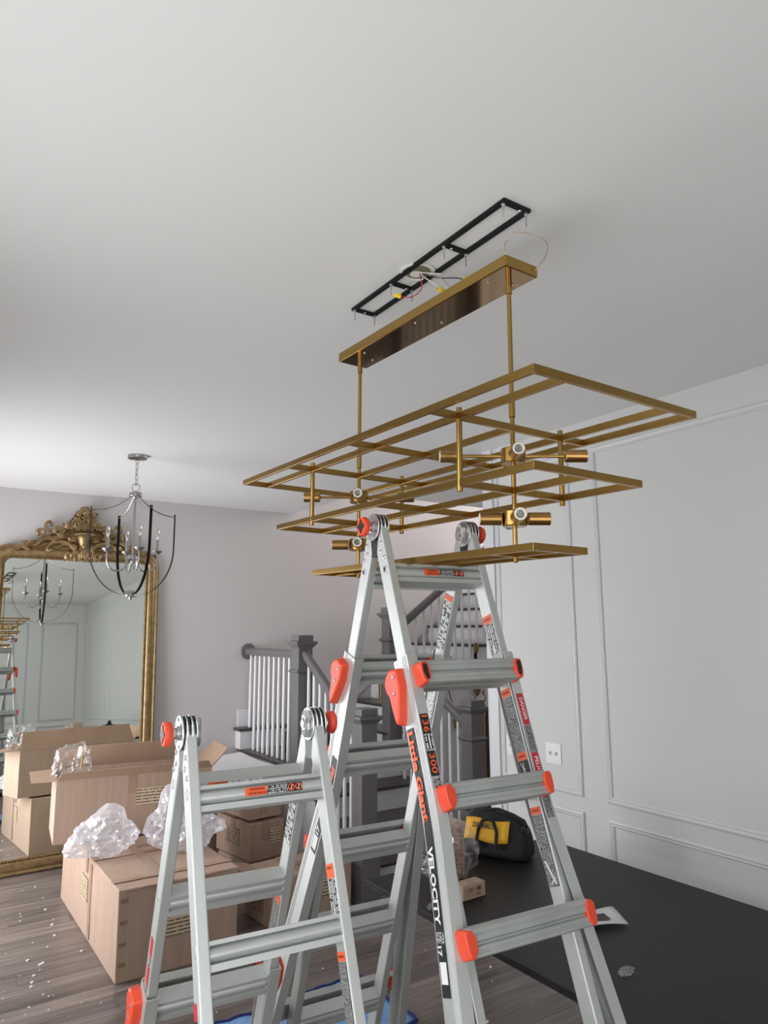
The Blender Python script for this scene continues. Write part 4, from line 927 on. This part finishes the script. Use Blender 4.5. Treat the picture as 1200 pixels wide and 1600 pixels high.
MB().tube([(.03+.12*i, -.012+.004*math.sin(i*2), .455+.012*math.sin(i*1.7)) for i in range(6)], [.001,.003,.005,.006,.004,.001], 6).build('lifted_edge', M['card_edge'], bA)
bB = carton('open carton with raised flaps lying across the long carton', (.905, 5.30, .483), -.105, 1.03, .46, .400, open_=True,
            flaps=(('left', -.02, .15), ('right', .75, .17), ('front', 1.15, .055), ('rear', 1.9, .16)), labels=(('front', .62, .245, .22, .11, 'fine_label'),), group=None)
MB().box((.455, -.0016, .27), (.51, -.0002, .40)).build('tape', M['tape'], bB, smooth=0)
bC = carton('brown carton behind the shorter ladder, lower one in a stack by the stairs', (2.335, 5.40, .10), .147, .305, .53, .277, tape=True, labels=(('front', .22, .165, .10, .11, 'fine_label'), ('left', .27, .15, .20, .13, 'fine_carton')))
carton('shallow carton lying flat at the foot of a stack by the stairs', (2.345, 5.42, 0), .147, .29, .50, .089, tape=False)
carton('smaller carton set on top of the brown carton by the stairs', (2.335, 5.44, .397), .147, .30, .44, .085, tape=True)
bD = carton('carton with lifted flap next to the front stair post', (2.055, 4.40, 0), .05, .60, .38, .300, flaps=(('left', .25, .16),), labels=(('front', .35, .19, .17, .12, 'fine_label'), ('left', .19, .12, .16, .12, 'fine_carton')))
bE = carton('tall pale carton against the back wall under white foam sheet', (2.08, 6.02, 0), 0, .54, .46, .70, tape=False, labels=(('left', .23, .35, .25, .30, 'fine_carton'), ('front', .08, .35, .12, .25, 'fine_carton')))
# white foam sheet on the tall carton
fo = MB(); N_ = 10; vs = []
for j in range(N_+1):
    for i in range(N_+1):
        u, v = i/N_, j/N_; p = Vector((2.06+.60*u, 5.60+.86*v, .722+.012*math.sin(u*4+v*3)+(.018*(1-v)))); vs.append(p)
for j in range(N_+1):
    for i in range(N_+1): vs.append(vs[j*(N_+1)+i]+Vector((0,0,.014)))
K = (N_+1)**2; fs = []
for j in range(N_):
    for i in range(N_):
        q = [j*(N_+1)+i, j*(N_+1)+i+1, (j+1)*(N_+1)+i+1, (j+1)*(N_+1)+i]; fs += [tuple(q[::-1]), tuple(x+K for x in q)]
bord = [i for i in range(N_)]+[j*(N_+1)+N_ for j in range(N_)]+[N_*(N_+1)+i for i in range(N_, 0, -1)]+[j*(N_+1) for j in range(N_, 0, -1)]
fs += [(bord[i], bord[(i+1) % len(bord)], bord[(i+1) % len(bord)]+K, bord[i]+K) for i in range(len(bord))]
fo.add(vs, fs); tag(fo.build('foam_sheet', M['foam'], None, smooth=40), 'large white foam sheet lying on the cartons below the railing', 'foam sheet')

# ------------------------------------------------------------------ crumpled plastic
def crumple(name, label, cat, c, size, seed, m, sub=4, amp=.34, freq=5.0, flat=None, peaks=()):
    bm = bmesh.new(); bmesh.ops.create_icosphere(bm, subdivisions=sub, radius=1); c = Vector(c); sz = Vector(size); off = Vector((seed*3.1, seed*1.7, seed*.9))
    for v in bm.verts:
        d = v.co.normalized(); q = d*freq*.36+off; q = q+noise.noise_vector(q*.8)*.5
        ridge = lambda p: 1-abs(noise.noise(p))*2.2
        r = 1.0+amp*(ridge(q)*.55+ridge(q*2.1+off)*.30+ridge(q*4.3)*.14+ridge(q*8.5)*.05-.45)
        for pd, ph, pw in peaks:
            a = d.angle(Vector(pd)); r += ph*math.exp(-(a/pw)**2)
        p = Vector((d.x*sz.x, d.y*sz.y, d.z*sz.z))*r
        if flat is not None and p.z < flat: p.z = flat+(p.z-flat)*.03
        v.co = p
    me = bpy.data.meshes.new(name); bm.to_mesh(me); bm.free(); me.materials.append(m)
    o = bpy.data.objects.new(name, me); COL.objects.link(o); o.location = c
    return tag(o, label, cat)
crumple('plastic_bag', 'crumpled frosted plastic bag on the left of the long carton lid', 'plastic bag', (1.15, 4.97, .570), (.19,.20,.105), 3, M['film_white'], flat=-.098, peaks=(((.1,-.1,1),.9,.4),((-1,-.4,-.3),.35,.5)))
crumple('plastic_bag', 'bigger crumpled frosted plastic bag behind the left ladder rail', 'plastic bag', (1.60, 4.84, .595), (.21,.25,.135), 8, M['film_white'], flat=-.118, peaks=(((-.1,.1,1),.95,.35),((1,-.2,-.1),.3,.5)))
crumple('plastic_bag', 'clear plastic bag with a gold ring standing up from the open carton', 'plastic bag', (1.02, 5.42, .93), (.115,.10,.135), 5, M['film'], amp=.5, peaks=(((.4,0,1),.35,.4),((-.6,0,.8),.3,.4)))
rg = MB().tube([Vector((1.06+.012*math.sin(a), 5.36, .90+.115*a/1.2)) for a in [i*.12-.5 for i in range(16)]], .006, 8)
o0 = Vector((1.06, 5.36, .90)); rg.v = [v-o0 for v in rg.v]; o = rg.build('brass_rod', M['brass'], None); o.location = o0; tag(o, 'thin brass rod poking up inside the clear plastic bag', 'rod')
crumple('plastic_sheet', 'flat clear plastic sheet spread over the open carton contents', 'plastic sheet', (1.48, 5.42, .865), (.36,.13,.024), 12, M['film'], amp=.5)
rg = MB().tube([(0,0,0),(.12,-.01,-.004),(.26,.0,-.012)], .005, 8); o = rg.build('brass_rod', M['brass'], None); o.location = (1.10, 5.40, .885); tag(o, 'thin brass rod lying flat across the open carton', 'rod')
crumple('bubble_wrap', 'white protective wrap filling the open carton', 'packing wrap', (1.40, 5.46, .68), (.44,.17,.16), 15, M['film_white'], amp=.2)

# ------------------------------------------------------------------ black dining table and things on it
tb = thing('dining_table', 'black stained dining table pushed along the panelled wall', 'table', (2.36, 1.50, 0))
TX0, TX1, TY0, TY1 = 1.80, 2.925, .15, 2.885
mbt = MB().box((TX0-2.36, TY0-1.5, .735), (TX1-2.36, TY1-1.5, .76)).build('table_top', M['table'], tb, smooth=0, bevel=.002)
for y in (.50, 1.22):
    MB().box((-.05, y-1.5-.20, .05), (.05, y-1.5+.20, .69)).build('pedestal', M['table'], tb, smooth=0, bevel=.005)
    MB().box((-.28, y-1.5-.22, 0), (.28, y-1.5+.22, .05)).build('pedestal_base', M['table'], tb, smooth=0, bevel=.005)
    MB().box((-.30, y-1.5-.20, .69), (.30, y-1.5+.20, .735)).build('bearer', M['table'], tb, smooth=0)
# tool bag: loft
tbag = thing('tool_bag', 'black and yellow nylon tool bag on the far end of the table', 'bag', (2.53, 2.80, .76), (0, 0, -1.12)); tbag.scale = (.80,.80,.80)
BL = .20
sec_ = [(-.20,.09,.19,.15),(-.19,.115,.245,.13),(-.10,.125,.262,.06),(.0,.125,.255,.05),(.10,.125,.235,.055),(.18,.118,.20,.08),(.205,.09,.16,.09)]
mb = MB(); vs = []; n = 16
for x, hw2, h, tw in sec_:
    ring = []
    for k in range(n):
        a = 2*PI*k/n; cx_, sz_ = math.cos(a), math.sin(a)
        zz = h/2+h/2*math.copysign(abs(sz_)**.45, sz_); ww = hw2*(1-.62*max(0, (zz/h-.30))/.70); ring.append((x+noise.noise(Vector((x*9, cx_*2, sz_*2)))*.010, math.copysign(abs(cx_)**.45, cx_)*ww+noise.noise(Vector((x*7, sz_*3, 2)))*.008, max(0, zz+noise.noise(Vector((x*8, cx_*3, 5)))*.008*(zz > .02))))
    vs += ring
fs = [(i*n+k, i*n+(k+1) % n, i*n+n+(k+1) % n, i*n+n+k) for i in range(len(sec_)-1) for k in range(n)]+[tuple(range(n)), tuple((len(sec_)-1)*n+k for k in range(n))]
mb.add(vs, fs); body = mb.build('bag_body', M['bag'], tbag, smooth=60); ss = body.modifiers.new('subd', 'SUBSURF'); ss.levels = ss.render_levels = 2
mb = MB(); N_ = 8; vs = []
for j in range(5):
    for i in range(N_+1):
        u = i/N_; v = j/4; zz = .105+.115*v; x = -.185+.285*u; hw2 = .127*(1-.62*max(0, (zz/.255-.30))/.70)
        vs.append((x, -hw2-.006-.005*math.sin(u*PI), zz+.006*math.sin(u*7)))
fs = [(j*(N_+1)+i, j*(N_+1)+i+1, (j+1)*(N_+1)+i+1, (j+1)*(N_+1)+i) for j in range(4) for i in range(N_)]
mb.add(vs, fs); yp = mb.build('yellow_panel', M['bag_yellow'], tbag, smooth=60); so = yp.modifiers.new('solid', 'SOLIDIFY'); so.thickness = .004
text(tbag, 'DEWALT', (-.055, -.098, .185), (1,0,0), (0,.45,.9), .042, M['black_print'], width=.14, lift=.012, off=.03)
for s_ in (-1, 1):
    yy = lambda z_: s_*(.127*(1-.62*max(0, (z_/.255-.30))/.70)+.012)
    pts = [(-.10, yy(.07), .07),(-.095, yy(.16), .16),(-.07, yy(.21)*1.08, .215),(-.035, yy(.22)*1.12, .228),(.0, yy(.21)*1.08, .215),(.025, yy(.16), .16),(.03, yy(.07), .07)]
    mb = MB(); mb.tube(pts, .011, 8); mb.build('carry_handle', M['bag'], tbag)
MB().tube([(-.205,.02,.24),(-.225,.03,.275),(-.20,.035,.285),(-.13,.03,.262)], [.02,.028,.026,.01], 8).build('zip_end_flap', M['bag'], tbag)
MB().tube([(-.10,.0,.258),(.0,.005,.268),(.10,.0,.246),(.17,-.01,.222),(.19,-.03,.20)], .010, 8).build('zip_flap', M['bag'], tbag)
MB().box((.165,-.06,.165), (.205,-.035,.195)).build('buckle', M['black_plastic'], tbag, smooth=0, bevel=.003)
# little cartons shrink-wrapped beside the bag
def tinybox(label, x, y, z, yaw, a, b, h, group='bulb cartons on the table'):
    t = thing('small_carton', label, 'box', (x, y, z), (0,0,yaw), group)
    MB().box((0,0,0), (a,b,h)).build('body', M['card'], t, smooth=0, bevel=.0015)
    sticker(t, 'printed_label', (a/2, -.0006, h/2), (1,0,0), (0,0,1), a*.6, h*.55, M['fine_carton'])
    MB().box((a*.5-.002,-.0005,h), (a*.5+.002,b+.0005,h+.0006)).build('seam', M['card_edge'], t, smooth=0)
k = 0
nm = {0:'bottom',1:'second',2:'third',3:'top'}
for j in range(4):
    for i in range(3):
        if j == 3 and i == 0: continue
        tinybox('%s row small bulb carton in the wrapped stack on the table, %s' % (nm[j], ('beside the ladder rail','in the middle','next to the bag')[i]), 2.005+.060*i, 2.585+.035*i, .761+.060*j, -.15, .056, .12, .058); k += 1
tinybox('single small carton lying in front of the wrapped stack', 1.99, 2.43, .761, .05, .125, .06, .058)
crumple('shrink_wrap', 'torn clear shrink wrap around the little cartons on the table', 'plastic wrap', (2.10, 2.68, .885), (.135,.14,.13), 21, M['film'], amp=.28, flat=-.122)
# printed paper packet and plastic scrap
mb = MB(); N_ = 8; vs = []
for j in range(5):
    for i in range(N_+1):
        u, v = i/N_, j/4; vs.append((-.11+.22*u, -.055+.11*v, .006+.012*abs(math.sin(u*3+v*2))+.012*u*v))
fs = [(j*(N_+1)+i, j*(N_+1)+i+1, (j+1)*(N_+1)+i+1, (j+1)*(N_+1)+i) for j in range(4) for i in range(N_)]
mb.add(vs, fs); pk = mb.build('paper_packet', M['paper'], None, smooth=60); pk.location = (2.26, 1.985, .760); pk.rotation_euler = (0,0,-.35)
so = pk.modifiers.new('solid', 'SOLIDIFY'); so.thickness = .004; so.offset = 1
tag(pk, 'white paper packet with dark print behind the ladder end cap', 'packet')
sticker(pk, 'printed_photo', (-.005, -.012, .0262), (1,0,0), (0,1,.05), .11, .05, M['darkwood'])
crumple('plastic_scrap', 'small torn scrap of clear plastic on the near tabletop', 'plastic scrap', (2.03, 1.66, .769), (.030,.018,.010), 31, M['film'], sub=3, amp=.7, flat=-.008)
crumple('plastic_scrap', 'twist of clear plastic at the edge of the table behind the ladder', 'plastic scrap', (1.84, 2.44, .772), (.022,.018,.012), 33, M['film'], sub=3, amp=.7, flat=-.011)

# ------------------------------------------------------------------ floor things
mb = MB(); NX, NY = 40, 14; vs = []
bo = Vector((1.70, 3.30, .004))
for j in range(NY+1):
    for i in range(NX+1):
        u, v = i/NX, j/NY
        vs.append((-.62+1.10*u+.02*noise.noise(Vector((v*4,0,3))), -.30+.55*v+.03*noise.noise(Vector((u*3,7,1)))+.06*(u-.5), .012+.008*abs(math.sin(u*NX*.75+v*3))*1+.016*abs(noise.noise(Vector((u*3,v*3,2))))))
fs = [(j*(NX+1)+i, j*(NX+1)+i+1, (j+1)*(NX+1)+i+1, (j+1)*(NX+1)+i) for j in range(NY) for i in range(NX)]
bk = thing('moving_blanket', 'blue quilted moving blanket on the floor under the ladders', 'blanket', bo)
mb.add(vs, fs); bl = mb.build('quilted_cloth', M['blanket'], bk, smooth=60); so = bl.modifiers.new('solid', 'SOLIDIFY'); so.thickness = .010; so.offset = -1
edge = [vs[i] for i in range(NX+1)]; edge2 = [vs[NY*(NX+1)+i] for i in range(NX+1)]; e3 = [vs[j*(NX+1)+NX] for j in range(NY+1)]; e4 = [vs[j*(NX+1)] for j in range(NY+1)]
for e_ in (edge, edge2, e3, e4): MB().tube(e_, .009, 6).build('binding', M['blanket_edge'], bk)
# foam crumbs scattered over the floor
mb = MB(); rnd = random.Random(3)
for k in range(150):
    if k < 105: x, y = .45+abs(rnd.gauss(0, .45)), rnd.uniform(3.4, 6.3)
    else: x, y = rnd.uniform(.9, 3.0), rnd.uniform(2.6, 4.4)
    if 1.04 < x < 1.80 and y > 4.2: continue
    if 2.0 < x and y > 4.35: continue
    if 1.05 < x < 2.25 and 2.95 < y < 3.66: continue
    r = rnd.choice((.002,.003,.003,.004,.006)); mb.obox((x, y, r*.6+.0005), Vector((r,r*.3,0)), Vector((-r*.3,r*.8,r*.1)), Vector((0,0,r*.55)))
tag(mb.build('foam_crumbs', M['crumb'], None, smooth=0), 'white foam crumbs scattered across the hardwood floor', 'foam crumbs', kind='stuff')

# ------------------------------------------------------------------ stair hall decor
lan = thing('lantern', 'black and gold lantern standing on a stair tread behind the tall ladder', 'lantern', (4.02, 6.02, 1.141), (0,0,.2))
MB().lathe([(0,0),(.105,0),(.105,.02),(.095,.03),(0,.03)], (0,0,0), (0,0,1), 6).build('lantern_base', M['gold'], lan, smooth=0)
for k in range(6):
    a = k*PI/3; MB().cyl((math.cos(a)*.088, math.sin(a)*.088, .03), (math.cos(a)*.088, math.sin(a)*.088, .27), .008, 8).build('lantern_post', M['gold'], lan)
MB().lathe([(0,.03),(.078,.03),(.078,.265),(0,.265)], (0,0,0), (0,0,1), 6).build('lantern_pane', M['black_plastic'], lan, smooth=0)
MB().lathe([(.105,.27),(.100,.285),(.04,.34),(.02,.36),(.02,.38),(0,.385)], (0,0,0), (0,0,1), 6).build('lantern_roof', M['black_metal'], lan, smooth=0)
MB().tube([(math.cos(a*PI/6)*.03, 0, .40+math.sin(a*PI/6)*.03) for a in range(12)], .004, 6, closed=True).build('lantern_ring', M['black_metal'], lan)
# gilded wall leaves under the upper flight
wa = thing('metal_wall_art', 'gilded leaf and wire wall art under the upper stair flight', 'wall art', (4.55, 5.478, 1.35))
def art(px, pz, r):
    lf = MB().ball((px, -.012, pz), r, (.62,.18,1), 10, 8).build('metal_leaf', M['gold'], wa)
    MB().tube([(px,-.02,pz-r),(px,-.024,pz),(px,-.02,pz+r)], .005, 6).build('leaf_rib', M['gold_dark'], lf)
for px, pz, r in ((.16,.32,.055),(.16,-.06,.08),(-.10,-.36,.075),(.05,-.33,.085),(-.22,.0,.06)): art(px, pz, r)
for a, b in (((.16,.26),(.16,.02)),((.16,-.06),(.36,.30)),((.05,-.33),(.16,-.10)),((-.10,-.36),(-.22,0)),((-.10,-.36),(.05,-.28))): MB().cyl((a[0],-.012,a[1]), (b[0],-.012,b[1]), .004, 6).build('wire_stem', M['black_metal'], wa)
# tall gilt-edged panel standing just past the wall end
fp = thing('carved_screen', 'tall dark carved screen with a gilt rod just past the wall end', 'screen', (4.165, 4.70, 0), (0,0,-.35))
MB().box((-.02,-.015,0), (.26,.015,1.18)).build('screen_panel', M['darkwood'], fp, smooth=0, bevel=.003)
MB().tube([(-.035,0,0),(-.035,0,.9),(-.030,0,1.15)], .010, 8).build('gilt_rod', M['gold'], fp)
pts = [(-.032+.010*math.cos(k*.9), .010*math.sin(k*.9), 1.12+.012*k) for k in range(20)]
MB().tube(pts, .009, 6).build('twisted_finial', M['gold'], fp)
for k in range(10): MB().ball((.02, -.018, .15+.1*k), .018, (1,.4,1.4), 8, 5).build('carving', M['gold_dark'], fp)
# ornaments on the landing behind the balusters
vz = thing('candle_stand', 'slim gold candle stand on the stair landing behind the balusters', 'candle stand', (3.16, 6.15, ZL))
MB().lathe([(0,0),(.05,0),(.05,.015),(.014,.03),(.012,.26),(.022,.27),(.022,.29),(0,.29)], (0,0,0), (0,0,1), 14).build('stand', M['gold'], vz)
MB().lathe([(.010,.29),(.010,.37),(.002,.372),(.002,.39),(0,.39)], (0,0,0), (0,0,1), 10).build('candle', M['darkwood'], vz)
vs_ = thing('dark_vase', 'squat dark vase on the stair landing behind the balusters', 'vase', (3.02, 6.12, ZL))
MB().lathe([(0,0),(.06,0),(.085,.05),(.09,.11),(.06,.17),(.04,.19),(.05,.21),(.044,.21),(.035,.19),(0,.18)], (0,0,0), (0,0,1), 18).build('vase_body', M['darkwood'], vs_)
vs_ = thing('dark_vase', 'taller dark vase on the landing near the upper newel post', 'vase', (3.42, 6.10, ZL))
MB().lathe([(0,0),(.06,0),(.075,.08),(.08,.15),(.05,.23),(.035,.25),(.045,.27),(.040,.27),(.03,.25),(0,.24)], (0,0,0), (0,0,1), 18).build('vase_body', M['darkwood'], vs_)
